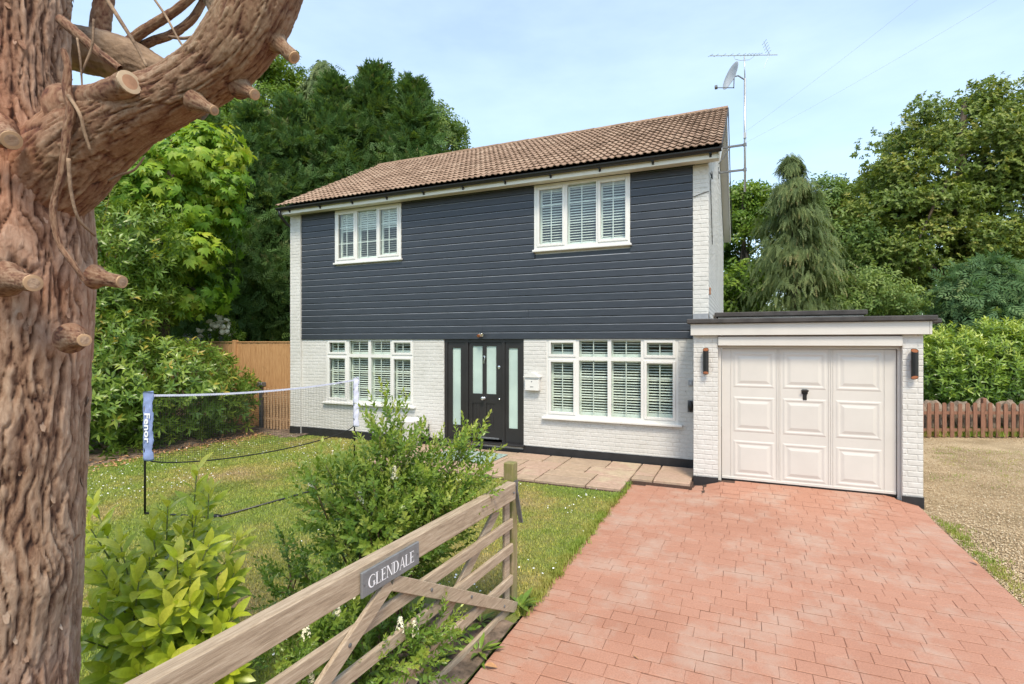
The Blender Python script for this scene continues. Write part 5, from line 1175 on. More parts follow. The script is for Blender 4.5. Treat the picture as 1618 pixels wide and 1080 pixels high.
def spray_T(n=7, seed=2, L=.45, W=.24):
    r = random.Random(seed); P = []
    for i in range(n):
        b = kite(L * r.uniform(.7, 1.15), W, .25); d = np.array([r.uniform(-1, 1), r.uniform(-.1, 1.1), r.uniform(-.45, .5)]); up = np.array([r.uniform(-.5, .5), r.uniform(-.3, .3), 1])
        P.append((b[0] @ frame(d[None], up[None])[0].T + np.array([r.uniform(-.35, .35), r.uniform(0, .6), r.uniform(-.2, .2)]), b[1], r.random()))
    return combine(P)
def shell(n, c, r, inner=.55):
    """points in an ellipsoid, most of them near its surface; returns points, outward normals"""
    u = unit(n); rad = inner + (1 - inner) * rng.random(n) ** .45; return np.array(c) + u * rad[:, None] * np.array(r), u
def limbs(mb, base_, top_, r0, targets, rb_=.4):
    base_, top_ = Vector(base_), Vector(top_); mb.tube([base_.lerp(top_, t) for t in (0, .33, .66, 1)], [r0, r0 * .82, r0 * .62, r0 * .3], 8)
    for t in targets:
        t = Vector(t); k = random.uniform(.35, .85); s = base_.lerp(top_, k); m = s.lerp(t, .5) + Vector((0, 0, .12 * (t - s).length)); mb.tube([s, m, t], [r0 * rb_, r0 * rb_ * .6, r0 * .08], 6)
def broad_tree(label, name, base_, blobs, mat, nclump, nleaf, T, size, cr=.7, droop=.2, trunk_r=.18, bark='bark_dark', group=None, rmean=.45, tw=.35, flat=.7):
    """crown of leaf clumps spread through ellipsoid blobs (centre, radii), in world coordinates"""
    b0 = Vector(base_); t = thing(name, label, 'tree', b0, group=group); wts = np.array([b[1][0] * b[1][1] * b[1][2] for b in blobs]) ** .67; wts /= wts.sum(); parts = []; cl = []
    for (c, r_), wt in zip(blobs, wts):
        k = max(3, int(nclump * wt)); P, N = shell(k, c, r_, .45)
        for p, n_ in zip(P, N): cl.append((p, n_, rng.random()))
    per = max(4, nleaf // len(cl)); POS = []; DIR = []; UP = []; RN = []
    for p, n_, rr_ in cl:
        crr = cr * (.6 + .8 * rng.random()); u = unit(per); rad = (.25 + .75 * rng.random(per) ** .5)[:, None]; q = p + u * rad * np.array([crr, crr, crr * flat]); o_ = u * .7 + n_ * .6
        d = np.cross(o_, unit(per)) + o_ * .5; d[:, 2] -= droop; POS.append(q); DIR.append(d); UP.append(o_ + np.array([0, 0, .5]) + unit(per) * .4); RN.append(np.clip(rmean + (rr_ - .5) * .5 + rng.normal(0, .13, per), 0, 1))
    POS = np.concatenate(POS); V, F, q = scatter(T, POS, frame(np.concatenate(DIR), np.concatenate(UP)), size * rng.uniform(.7, 1.25, len(POS)), np.concatenate(RN), tw)
    link('crown', npmesh('crown', V - np.array(b0), F, q), mat, t)
    mb = MB(); ctr = sum((Vector(c) for c, _ in blobs), Vector()) / len(blobs); top = Vector((ctr.x, ctr.y, max(c[2] + r_[2] * .5 for c, r_ in blobs)))
    tg = [Vector(cl[i][0]) - b0 for i in rng.choice(len(cl), min(len(cl), 16), replace=False)]
    limbs(mb, (0, 0, 0), top - b0, trunk_r, tg); mb.build('trunk', bark, t, True); return t
def conifer(label, name, base_, H, Rb, mat, nf, T, size, dirz=.35, weep=False, power=.85, lump=.35, z0=.02, group=None, seed=0, tiers=0, link_from=None, rmean=.45, lean=0, m=16):
    t = thing(name, label, 'tree', base_, group=group)
    if link_from is not None:
        for c in link_from.children: o = c.copy(); COL.objects.link(o); o.parent = t
        return t
    # branch plumes: fronds gathered along rising or hanging branches
    nb = nf // m; hz = rng.random(nb) ** .8 * (1 - z0) + z0
    if tiers: hz = (np.floor(hz * tiers) + rng.normal(.5, .13, nb)) / tiers
    hz = np.clip(hz, z0, .995); th = rng.random(nb) * 2 * np.pi; lumpv = 1 + lump * (rng.random(nb) - .6)
    prof = np.clip(1 - hz, 0, 1) ** power * Rb * lumpv + .06 * Rb; POS = []; DIR = []; UP = []; RN = []
    for k in range(nb):
        a = np.sort(rng.random(m)) ** .7; out = np.array([math.cos(th[k]), math.sin(th[k]), 0]); side = np.array([-out[1], out[0], 0]); L_ = prof[k]
        if weep: zc = hz[k] * H + L_ * .10 * np.sin(a * 2.2) - L_ * .35 * a ** 2.4
        else: zc = hz[k] * H + dirz * L_ * a ** 1.5 - .12 * L_ * a
        sp = L_ * .17 + .12; q = out * (a * L_ * (.35 + .65 * a))[:, None] + side * rng.normal(0, sp * .6, m)[:, None]; q[:, 2] = zc + rng.normal(0, sp * .4, m)
        if weep: d = out * .35 + np.array([0, 0, -1.0]) + rng.normal(0, .28, (m, 3)); up = out + rng.normal(0, .3, (m, 3))
        else: d = out * .5 + np.array([0, 0, dirz * 1.3]) + rng.normal(0, .45, (m, 3)); up = np.array([0, 0, .55]) + out * .9 + rng.normal(0, .4, (m, 3))
        POS.append(q); DIR.append(d); UP.append(up); RN.append(np.clip(rmean + (rng.random() - .5) * .45 + rng.normal(0, .12, m) + .12 * (a - .5), 0, 1))
    POS = np.concatenate(POS); 
    if lean: POS[:, 0] += lean * (POS[:, 2] / H) ** 3
    V, F, q = scatter(T, POS, frame(np.concatenate(DIR), np.concatenate(UP)), size * rng.uniform(.65, 1.3, len(POS)), np.concatenate(RN), .3)
    link('crown', npmesh('crown', V, F, q), mat, t); MB().tube([(0, 0, -.1), (0, 0, H * .5), (lean, 0, H * .97)], [Rb * .07 + .05, Rb * .04 + .03, .01], 8).build('trunk', 'bark_dark', t, True); return t
def shrub(label, name, base_, blobs, mat, n, T, size, updir=.5, rmean=.5, rspread=.16, cat='shrub', stems=10, stemmat='twig', tipbright=.25, inner=.62, tw=.35, group=None, out=1.0):
    b0 = Vector(base_); t = thing(name, label, cat, b0, group=group); POS = []; DIR = []; RN = []; wts = np.array([b[1][0] * b[1][1] + b[1][0] * b[1][2] + b[1][1] * b[1][2] for b in blobs]); wts = wts / wts.sum(); zt = max(c[2] + r_[2] for c, r_ in blobs); zb_ = b0.z
    for (c, r_), wt in zip(blobs, wts):
        k = int(n * wt); P, N = shell(k, c, r_, inner); keep = P[:, 2] > zb_ + .03; P, N = P[keep], N[keep]
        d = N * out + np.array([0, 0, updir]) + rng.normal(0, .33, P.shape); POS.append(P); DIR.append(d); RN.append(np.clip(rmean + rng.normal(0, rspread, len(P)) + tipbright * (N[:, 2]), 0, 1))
    POS = np.concatenate(POS); DIR = np.concatenate(DIR); up = rng.normal(0, 1, DIR.shape)
    V, F, q = scatter(T, POS, frame(DIR, up), size * rng.uniform(.75, 1.25, len(POS)), np.concatenate(RN), tw)
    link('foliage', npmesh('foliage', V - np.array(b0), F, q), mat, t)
    if stems:
        mb = MB()
        for i in range(stems):
            e = POS[rng.integers(len(POS))] - np.array(b0); s = Vector((rng.normal(0, .12), rng.normal(0, .12), -.05)); e = Vector(e); m = s.lerp(e, .5) + Vector((0, 0, .1)); mb.tube([s, m, e], [.022, .014, .004], 6)
        mb.build('stems', stemmat, t, True)
    return t, POS, DIR
def G(x, D, z=-.1):            # ground point under photo column x at depth D
    r = ray(x, 540) * D; return Vector((r.x, r.y, z))
def W3(x, y, D): p = at(x, y, D); return (p.x, p.y, p.z)
def rpx(r, D): return r * D / FPX

# ================================================================== TREES LEFT AND BEHIND
FR = frond_T(5, .10, .40, .22); FRW = frond_T(5, .075, .26, .05, 36); SP = spray_T(); SP2 = spray_T(8, 5, .40, .20)
c_proto = conifer('dark green dense conifer filling the gap left of the white house corner', 'conifer_tree', G(398, 18.5), 10.2, 3.0, 'leaf_cypress', 17000, FR, .40, .42, power=.95, lump=.8, rmean=.45, m=44, group='dark conifers behind the house')
def again(label, x, D, s, rz, proto=c_proto, name='conifer_tree', group='dark conifers behind the house', sz=None):
    t = conifer(label, name, G(x, D), 0, 0, None, 0, None, 0, link_from=proto, group=group); t.scale = (s, s, sz or s); t.rotation_euler = (0, 0, rz); return t
again('dark conifer rising directly above the left end of the roof eave', 462, 19.6, 1.07, 1.1)
again('dark conifer behind the left half of the tiled roof, second from the roof end', 528, 20.4, 1.18, 2.3)
again('dark conifer with a pointed tip left of the leafy tree behind the roof', 592, 21.2, 1.26, 3.7)
again('dark conifer with feathery tip, rightmost above the tiled roof', 652, 20.5, 1.18, 5.0)
again('dark conifer partly hidden behind the bright chestnut tree', 318, 19.0, 1.02, 4.2)
again('dark conifer far left behind the near trunk and chestnut', 210, 19.5, 1.05, .6)
broad_tree('loose light green broadleaf tree rising left of the weeping treetop', 'broadleaf_tree', G(415, 27), [(W3(425, 165, 27), (rpx(62, 27), 1.8, rpx(72, 27))), (W3(380, 220, 27), (1.8, 1.6, 1.8)), (W3(440, 120, 27), (1.0, 1.0, .9))], 'leaf_fresh', 70, 5200, SP2, .42, .75, .25, .16, rmean=.45)
conifer('tall grey-green weeping treetop standing above the dark conifers', 'weeping_tree', G(512, 27), 16.6, 3.3, 'leaf_weeping', 4000, FRW, .8, weep=True, power=.5, z0=.5, lump=.9, m=40, rmean=.3)
broad_tree('thin-leaved broadleaf tree showing above the middle of the tiled roof', 'broadleaf_tree', G(690, 23.5), [(W3(690, 215, 23.5), (rpx(38, 23.5), 1.2, rpx(42, 23.5))), (W3(655, 235, 23.5), (1.2, 1.1, 1.2)), (W3(715, 250, 23.5), (.7, .8, .9))], 'leaf_ash', 42, 2400, SP2, .34, .55, .25, .13, rmean=.4)
broad_tree('light green broadleaf tree peeping between the dark conifers above the roof', 'broadleaf_tree', G(565, 25), [(W3(562, 190, 25), (1.5, 1.3, 1.5)), (W3(600, 175, 25), (1.2, 1.1, 1.2))], 'leaf_fresh', 40, 2600, SP2, .36, .6, .25, .13, rmean=.5)
PT = palm_T(.2, 5)
broad_tree('bright lime-green horse chestnut tree between trunk and dark conifers', 'chestnut_tree', G(250, 14.2), [(W3(262, 330, 14.2), (rpx(100, 14.2), 1.5, rpx(125, 14.2))), (W3(315, 250, 13.9), (.95, 1.0, .95)), (W3(210, 260, 14.2), (1.5, 1.3, 1.3)), (W3(300, 420, 13.8), (.95, 1.0, 1.2)), (W3(215, 440, 14), (1.4, 1.2, 1.3)), (W3(335, 310, 13.9), (.6, .8, .8))], 'leaf_chestnut', 150, 7200, PT, 1.15, .55, .55, .2, rmean=.62, flat=.75)
# big laurel shrub by the lawn
SH = shoot_T(10, .15, .05, .38, 28, .17, .25, 1, 3)
lb0 = Vector((-11.9, 7.6, -.08))
shrub('large spreading laurel shrub behind the badminton net, left of the timber fence', 'laurel_shrub', lb0, [((-11.7, 7.6, 1.0), (1.35, 1.9, 1.05)), ((-12.6, 6.3, 1.3), (1.5, 1.7, 1.5)), ((-12.3, 8.3, 1.0), (1.4, 1.2, 1.05)), ((-13.4, 6.6, 2.4), (1.2, 1.5, 1.5)), ((-11.3, 8.6, .65), (.7, .7, .75)), ((-11.5, 6.2, .6), (.9, 1.2, .8))], 'leaf_laurel', 2600, SH, 1.25, .15, .52, .17, stems=26, tipbright=.16)
shrub('tall laurel growth above the big shrub beside the near trunk', 'laurel_shrub', (-14.2, 6.9, -.08), [(W3(200, 420, 12.3), (1.0, 1.0, 1.3)), (W3(235, 375, 12.3), (.7, .7, .7)), (W3(160, 400, 12.3), (1.0, 1.0, 1.6)), (W3(175, 500, 12), (1.1, 1.1, 1.2))], 'leaf_laurel', 820, SH, 1.3, .1, .56, .15, stems=14, tipbright=.1)
# white roses over the fence
t, P, D_ = shrub('white-flowering rose bush showing above the timber fence by the house', 'rose_bush', G(352, 15.3, -.1), [(W3(350, 528, 15.3), (.42, .35, .42)), (W3(362, 540, 15.2), (.4, .35, .5))], 'leaf_fresh', 130, SH, .8, .5, .45, stems=8)
P = P[np.argsort(P[:, 2])[len(P) // 2:]]; pk = rng.choice(len(P), 34); bl = (lambda b: combine([(b[0] @ frame(np.array([[math.cos(a), math.sin(a), .5]]), np.array([[0, 0, 1.]]))[0].T, b[1], .5) for a in np.arange(0, 6.2, .7)]))(blade(.11, .10, .3, -.4, 1))
V, F, q = scatter(bl, P[pk] + np.array([.12, -.35, .12]), frame(unit(34) * .5 + np.array([.0, .8, .3]), unit(34)), rng.uniform(.8, 1.2, 34), np.full(34, .5)); link('blossom', npmesh('blossom', V - np.array(t.location), F, q), 'petal_white', t, kind='stuff')

# ================================================================== TREES RIGHT
conifer('tall grey-green weeping conifer behind the garage, right of the aerial pole', 'weeping_conifer', G(1257, 19), 8.9, 2.8, 'leaf_weeping', 14500, FRW, .36, weep=True, power=.72, lump=.8, m=90, z0=.02, tiers=0, rmean=.5, lean=-.15)
broad_tree('yellow-green broadleaf tree behind the gable beside the weeping conifer', 'broadleaf_tree', G(1178, 22), [(W3(1175, 400, 22), (rpx(48, 22), 1.4, rpx(95, 22))), (W3(1185, 330, 22), (.9, .9, .9)), (W3(1160, 470, 20), (1.2, 1, 1.2))], 'leaf_fresh', 60, 3600, SP2, .40, .65, .2, .15, rmean=.42)
broad_tree('rounded broadleaf tree behind the right side of the weeping conifer', 'broadleaf_tree', G(1305, 25), [(W3(1300, 360, 25), (rpx(50, 25), 1.6, rpx(75, 25))), (W3(1335, 420, 24), (1.6, 1.4, 2.0))], 'leaf_ash', 70, 4600, SP2, .42, .7, .2, .16, rmean=.42)
broad_tree('very large spreading maple tree at the right of the picture', 'maple_tree', G(1500, 24), [(W3(1500, 250, 24), (rpx(120, 24), 3.0, rpx(100, 24))), (W3(1430, 330, 23.5), (2.3, 2.2, 2.1)), (W3(1580, 210, 24), (2.7, 2.4, 2.4)), (W3(1590, 340, 23.5), (2.6, 2.2, 2.0)), (W3(1400, 400, 23), (1.5, 1.5, 1.3)), (W3(1500, 400, 22.8), (2.4, 1.8, 1.5)), (W3(1660, 300, 24), (2.4, 2.4, 3))], 'leaf_maple', 300, 19000, SP, .36, .78, .3, .34, rmean=.5)
broad_tree('dark broadleaf tree in the gap between weeping conifer and maple', 'broadleaf_tree', G(1375, 27), [(W3(1370, 350, 27), (1.7, 1.6, 2.6)), (W3(1400, 440, 26), (2.2, 1.8, 2.0)), (W3(1340, 440, 26), (1.4, 1.4, 1.8))], 'leaf_ash', 80, 5200, SP2, .44, .8, .25, .2, rmean=.25)
broad_tree('low light green bush with loose crown behind the garage roof', 'low_tree', G(1380, 18.5), [(W3(1382, 470, 18.5), (rpx(52, 18.5), 1.0, rpx(34, 18.5))), (W3(1345, 482, 18.5), (.8, .8, .7))], 'leaf_ash', 44, 2800, SP2, .28, .5, .2, .10, rmean=.6)
conifer('broad low blue-green conifer with drooping tips above the laurel hedge', 'drooping_conifer', G(1560, 17.2), 4.95, 3.3, 'leaf_bluegreen', 8200, FR, .46, -.3, power=.42, lump=.4, z0=.25, rmean=.5)
conifer('blue-green conifer with drooping tips at the far right edge', 'drooping_conifer', G(1690, 18.5), 5.6, 2.9, 'leaf_bluegreen', 3000, FR, .5, -.25, power=.5, lump=.4, z0=.2, rmean=.45)
SHL = shoot_T(11, .15, .05, .3, 34, .2, .25, 1, 8)
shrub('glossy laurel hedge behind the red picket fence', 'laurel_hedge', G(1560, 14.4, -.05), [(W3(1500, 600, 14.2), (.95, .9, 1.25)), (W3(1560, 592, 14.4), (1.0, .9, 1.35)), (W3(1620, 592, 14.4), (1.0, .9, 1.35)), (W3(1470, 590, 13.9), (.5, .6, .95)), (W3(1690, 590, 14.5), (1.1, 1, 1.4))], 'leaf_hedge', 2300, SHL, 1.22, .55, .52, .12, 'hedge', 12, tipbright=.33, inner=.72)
# far wood that closes the horizon
Pm = []; 
for k in range(90):
    a = R(-62 + 128 * k / 90) ; D = rng.uniform(38, 52); Pm.append((math.sin(a - YAW) * D, math.cos(a - YAW) * D, rng.uniform(2.5, 6.5)))
Pm = np.array(Pm); POS = np.repeat(Pm, 90, 0) + unit(90 * 90) * (rng.random((8100, 1)) ** .4) * np.array([3.2, 3.2, 3.4]); ow = Pm
V, F, q = scatter(SP, POS, frame(unit(8100), unit(8100) + np.array([0, 0, 1.])), rng.uniform(.7, 1.3, 8100), np.clip(np.repeat(rng.random(90) * .5, 90) + rng.random(8100) * .3, 0, 1))
o = link('distant_wood', npmesh('distant_wood', V, F, q), 'leaf_maple', kind='stuff'); o['label'] = 'distant mass of green woodland behind the garden trees'; o['category'] = 'wood'
# trees on the other side of the road, seen only as reflections in the windows
for k, (x, y, s) in enumerate(((-9, -15, 1.0), (-2.5, -17, .9), (5.5, -16, 1.05), (-16, -12, 1.1))):
    t = thing('roadside_tree', ['conifer across the road opposite the front door, seen only mirrored', 'conifer across the road straight behind the viewpoint, seen only mirrored', 'conifer across the road opposite the garage, seen only mirrored', 'conifer across the road opposite the lawn, seen only mirrored'][k], 'tree', (x, y, -.1), group='trees across the road mirrored in the windows')
    for c in c_proto.children: o = c.copy(); COL.objects.link(o); o.parent = t
    t.scale = (s * 1.2, s * 1.2, s * .6); t.rotation_euler = (0, 0, k * 1.7)

# ================================================================== NEAR PLANTS
# young laurel with large single leaves
def leaf_mesh(L, W, seed):
    r = random.Random(seed); V, F = blade(L, W, .28 + r.uniform(-.1, .1), .22 + r.uniform(-.15, .2), 4, .55)
    V = V.copy(); V[:, 0] += .02 * L * np.sin(V[:, 1] / L * 5 + seed); return V, F
LM = [leaf_mesh(.142, .048, s) for s in range(6)]
lo = on_ground(300, 1150, -.09); lo = Vector((-3.35, 2.25, -.08))
lau = thing('young_laurel', 'young laurel bush with big yellow-green leaves between trunk and gate', 'shrub', lo)
ol = []; stm = MB(); rl = random.Random(12)
tips = []
targets = [(311, 745, 3.05), (240, 830, 2.95), (190, 860, 2.85), (378, 850, 3.05), (370, 905, 3.0), (330, 860, 2.8), (280, 880, 2.7), (220, 915, 2.65), (160, 900, 2.75), (150, 800, 3.0), (300, 950, 2.6), (250, 985, 2.5), (350, 985, 2.7), (190, 1000, 2.55), (145, 960, 2.6), (270, 1040, 2.5), (330, 1050, 2.55), (170, 1060, 2.55), (368, 975, 2.8), (215, 1065, 2.45), (310, 815, 3.0), (345, 935, 2.85), (260, 930, 2.65), (205, 960, 2.75), (130, 1010, 2.6), (236, 880, 2.9), (290, 1000, 2.75), (130, 870, 2.8), (360, 1060, 2.65), (235, 1100, 2.5), (300, 1105, 2.5), (150, 1120, 2.5), (265, 800, 3.0), (330, 780, 3.1), (285, 840, 2.95), (340, 1010, 2.6), (180, 930, 2.7), (225, 1020, 2.55), (300, 910, 2.75), (140, 830, 2.9), (270, 960, 2.6)]
for (x, y, D) in targets:
    tip = at(x, y, D); n_sh = 1
    s0 = Vector((lo.x + rl.uniform(-.22, .22), lo.y + rl.uniform(-.22, .22), lo.z)); mid = s0.lerp(tip, .55) + Vector((rl.uniform(-.05, .05), rl.uniform(-.05, .05), -.04))
    pts = [s0, mid, tip]; stm.tube(pts, [.011, .008, .003], 6)
    L_ = (tip - mid).length; dirv = (tip - mid).normalized(); side0 = dirv.orthogonal().normalized()
    nlv = rl.randint(17, 24)
    for i in range(nlv):
        t = i / (nlv - 1); p = mid.lerp(tip, .1 + .9 * t ** .8); az = i * 2.4 + rl.uniform(-.3, .3); el = R(20 + 52 * t + rl.uniform(-10, 10))
        o_ = (Matrix.Rotation(az, 3, dirv) @ side0); d = o_ * math.cos(el) + dirv * math.sin(el); up = dirv - o_ * .15
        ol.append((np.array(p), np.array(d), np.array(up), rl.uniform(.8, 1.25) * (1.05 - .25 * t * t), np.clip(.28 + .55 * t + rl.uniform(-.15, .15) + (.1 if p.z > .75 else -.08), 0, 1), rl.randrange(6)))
def leafvis(l): q = proj(l[0]); return q is not None and 100 < q[0] < 450 and 700 < q[1] < 1085
order = sorted(range(len(ol)), key=lambda i: (not leafvis(ol[i]), (proj(ol[i][0]) or (0, 0, 9))[2])); singles = set(order[:295]); LMO = {}
rest = []
for i, (p, d, up, s, rn_, k) in enumerate(ol):
    Rm_ = frame(d[None], up[None])[0]
    if i in singles:
        kk = (k, min(5, int(rn_ * 6)))
        if kk not in LMO: LMO[kk] = npmesh('leaf', LM[k][0], LM[k][1], np.full(len(LM[k][0]), (kk[1] + .5) / 6), True)
        o = link('leaf', LMO[kk], 'leaf_lime', lau); o.matrix_local = Matrix.Translation(Vector(p) - lo) @ Matrix(Rm_.tolist()).to_4x4() @ Matrix.Scale(s, 4)
    else: rest.append(scatter((LM[k][0], LM[k][1], np.full(len(LM[k][0]), .5)), p[None], Rm_[None], [s], [rn_]))
if rest: V, F, q = joinm(rest); link('foliage', npmesh('foliage', V - np.array(lo), F, q, True), 'leaf_lime', lau, kind='stuff')
o = stm.build('stems', 'green_stem', lau, True); o.location = -lo
# privet behind the gate: arching stems with leafy side shoots
PS = shoot_T(14, .05, .023, .12, 42, .15, .3, 1, 14); PS2 = shoot_T(12, .038, .016, .12, 48, .10, .3, 2, 15)
def privet(label, root, stems, nshoot, size, flowers, rmean=.5, name='privet_bush'):
    root = Vector(root); t = thing(name, label, 'bush', root); mb = MB(); POS = []; DIR = []; RN = []; TIPS = []
    for tip in stems:
        tip = Vector(tip); s0 = root + Vector((rng.normal(0, .1), rng.normal(0, .13), 0)); m1 = s0.lerp(tip, .35) + Vector((rng.normal(0, .05), rng.normal(0, .05), .06)); m2 = s0.lerp(tip, .7) + Vector((rng.normal(0, .04), rng.normal(0, .04), .05))
        S = spline([tuple(p) + (r_,) for p, r_ in ((s0, .011), (m1, .008), (m2, .005), (tip, .002))], 24); mb.tube([tuple(s[:3] - np.array(root)) for s in S], [s[3] for s in S], 6); TIPS.append(tip)
        ns = nshoot
        for i in range(ns):
            u = .22 + .78 * rng.random() ** .75; p = S[int(u * 23), :3]; tang = S[min(23, int(u * 23) + 1), :3] - S[max(0, int(u * 23) - 1), :3]; tang /= np.linalg.norm(tang)
            off = unit(1)[0]; off -= tang * off.dot(tang); off /= np.linalg.norm(off); ln = rng.uniform(.03, .20) * (1.15 - .55 * u)
            POS.append(p + off * ln); DIR.append(off * .8 + tang * .7 + np.array([0, 0, .35])); RN.append(np.clip(rmean + .30 * (u - .5) + rng.normal(0, .14), 0, 1))
        for k in range(3): POS.append(S[23 - k * 2, :3]); DIR.append(tang + rng.normal(0, .15, 3)); RN.append(min(1, rmean + .35))
    POS = np.array(POS); DIR = np.array(DIR); V, F, q = scatter(PS, POS, frame(DIR, rng.normal(0, 1, DIR.shape)), size * rng.uniform(.75, 1.3, len(POS)), np.array(RN), .3)
    link('foliage', npmesh('foliage', V - np.array(root), F, q), 'leaf_privet', t); mb.build('stems', 'twig', t, True)
    if flowers:
        pet = (lambda b: combine([(b[0] @ frame(np.array([[math.cos(a), .35, math.sin(a)]]), np.array([[0, 1., 0]]))[0].T, b[1], .5) for a in np.arange(0, 6.2, 1.57)]))(blade(.008, .007, .2, .2, 1))
        for k in range(flowers):
            c = POS[rng.integers(len(POS))] ; c = c + np.array([-.02 * c[0] / 3, -.05, .05]); n_ = 70; hgt = rng.random(n_); rad = .026 * (1 - .75 * hgt); a = rng.random(n_) * 6.28; q_ = c + np.stack([np.cos(a) * rad, np.sin(a) * rad, hgt * .085], -1)
            V, F, w_ = scatter(pet, q_, frame(np.stack([np.cos(a), np.sin(a), .4 + hgt], -1), unit(n_)), rng.uniform(.8, 1.3, n_), np.full(n_, .5)); link('blossom', npmesh('blossom', V - np.array(root), F, w_), 'petal_white', t)
    return t
pr = Vector((-2.62, 3.35, -.08))
st = [at(x, y, D) for x, y, D in ((612, 640, 3.75), (640, 655, 3.8), (600, 690, 3.7), (655, 700, 3.8), (575, 720, 3.65), (690, 700, 4.05), (735, 690, 4.1), (755, 685, 4.15), (712, 720, 4.0), (765, 735, 4.0), (490, 745, 3.5), (515, 735, 3.5), (545, 735, 3.55), (485, 790, 3.45), (520, 790, 3.4), (560, 780, 3.45), (620, 760, 3.7), (660, 770, 3.75), (700, 780, 3.9), (740, 800, 3.95), (580, 830, 3.4), (530, 850, 3.4), (640, 830, 3.6), (690, 840, 3.75), (610, 790, 3.55), (675, 735, 3.9), (590, 760, 3.6), (760, 770, 4.05), (725, 760, 3.95), (630, 720, 3.8))]
privet('airy flowering privet bush growing behind the middle of the gate', pr, st, 36, 1.1, 15, .6)
st = [at(x, y, D) for x, y, D in ((560, 960, 3.2), (520, 990, 3.0), (600, 1000, 3.1), (640, 980, 3.2), (480, 1010, 2.9), (680, 1000, 3.2), (560, 1060, 2.8), (620, 1055, 2.9), (500, 1060, 2.75), (660, 1040, 3.0), (590, 935, 3.3), (540, 920, 3.3), (450, 1050, 2.7), (710, 980, 3.3))]
privet('low dark privet growth pushing through the lower gate rails', Vector((-2.2, 2.55, -.08)), st, 26, 1.0, 6, .46)
st = [at(x, y, D) for x, y, D in ((447, 850, 3.9), (455, 880, 3.8), (470, 905, 3.7), (440, 905, 3.8), (482, 880, 3.8), (462, 935, 3.6), (430, 930, 3.7))]
privet('thin dark self-sown sapling on the lawn left of the privet bush', Vector((-3.05, 3.05, -.08)), st, 6, .95, 0, .12, 'sapling')
# weeds at the gate foot: rosettes of toothed leaves
def weed(label, loc, n, L, seed, group='weeds along the driveway edge'):
    r = random.Random(seed); P = []
    for i in range(n):
        a = i * 2.4 + r.uniform(-.3, .3); el = R(r.uniform(25, 70)); l_ = L * r.uniform(.6, 1.1); b = blade(l_, l_ * .24, .2, .55, 4, .62); v = b[0].copy(); v[1::3, 0] *= 1 - .45 * (np.arange(len(v[1::3])) % 2); d = np.array([math.cos(a) * math.cos(el), math.sin(a) * math.cos(el), math.sin(el)])
        P.append((v @ frame(d[None], np.array([[0, 0, 1.0]]))[0].T, b[1], r.random()))
    V, F, t_ = combine(P); w_ = thing('weed_plant', label, 'weed', loc, group=group); link('leaves', npmesh('leaves', V, F, np.clip(.35 + .5 * t_, 0, 1)), 'leaf_privet', w_); MB().lathe([(.012, -.02), (.016, .01), (.004, .02)], 8).build('crown_root', 'green_stem', w_); return w_
weed('bright dandelion-like weed at the foot of the mossy gate post', on_ground(822, 962, -.09), 22, .19, 1)
weed('dandelion-like weed on the drive edge below the gate brace', on_ground(757, 1035, -.09), 20, .17, 2)
weed('small weed behind the lowest gate rail near the post', on_ground(760, 985, -.07), 16, .15, 3)
weed('small weed on bare soil under the middle of the gate', on_ground(715, 1005, -.07), 16, .14, 4)
weed('leafy weed in the soil at the bottom edge of the picture under the gate', on_ground(690, 1045, -.07), 18, .16, 5)
weed('tiny weed in the paving corner where slabs meet the driveway', on_ground(992, 766, -.06), 10, .07, 6)
V, F = blade(.09, .04, .5, .3, 4, .5); dl = link('fallen_leaf', npmesh('fallen_leaf', V, F), 'dry_leaf', None, on_ground(765, 1053, -.085) + Vector((0, 0, .01)), (0.1, .2, -1.2)); tag(dl, 'brown fallen leaf on the drive edge beside a weed', 'leaf')
V, F = blade(.07, .04, .5, -.3, 4, .5); dl = link('fallen_leaf', npmesh('fallen_leaf', V, F), 'dry_leaf', None, on_ground(1546, 893, -.095) + Vector((0, 0, .01)), (0.1, .2, .6)); tag(dl, 'small pale fallen leaf on the driveway near the gravel', 'leaf')
V, F = blade(.06, .012, .3, -.1, 3, .5); dl = link('fallen_leaf', npmesh('fallen_leaf', V, F), 'dry_leaf', None, on_ground(1010, 1043, -.098) + Vector((0, 0, .006)), (0, .2, 1.0)); tag(dl, 'thin curled dry leaf lying on the setts near the bottom', 'leaf')

# ================================================================== GRASS, DAISIES, GRAVEL
def in_lawn(x, y):
    edge = DX0 - .015 + .05 * (fbm(np.stack([y * 4, x * 0, x * 0 + 7.7], -1), 3) - .42)
    return (x > -10.5) & (x < edge) & (y < 9.47) & ~((y > 7.64) & (x > -6.32)) & ~((x > -2.62) & (y < 3.9))
NG = 330000
u = rng.random(NG); Dg = 2.2 + (13.5 - 2.2) * u ** 1.0; cx_ = rng.uniform(100, 1060, NG); rr = (cx_ - 809) / FPX
gx = (rr * CA - SA) * Dg; gy_ = (rr * SA + CA) * Dg; keep = in_lawn(gx, gy_); gx, gy_ = gx[keep], gy_[keep]; n = len(gx); gz = lawn_z(gx, gy_)
az = rng.random(n) * 6.28; hh_ = rng.uniform(.012, .034, n); wdt = rng.uniform(.0022, .004, n) * (1 + np.hypot(gx, gy_) * .12); ln = rng.uniform(.2, .9, n) * hh_
B = np.stack([gx, gy_, gz - .004], -1); sd = np.stack([np.cos(az + 1.57), np.sin(az + 1.57), az * 0], -1) * wdt[:, None]; tp = B + np.stack([np.cos(az) * ln, np.sin(az) * ln, hh_], -1)
V = np.stack([B - sd, B + sd, tp], 1).reshape(-1, 3); F = np.arange(3 * n).reshape(n, 3)
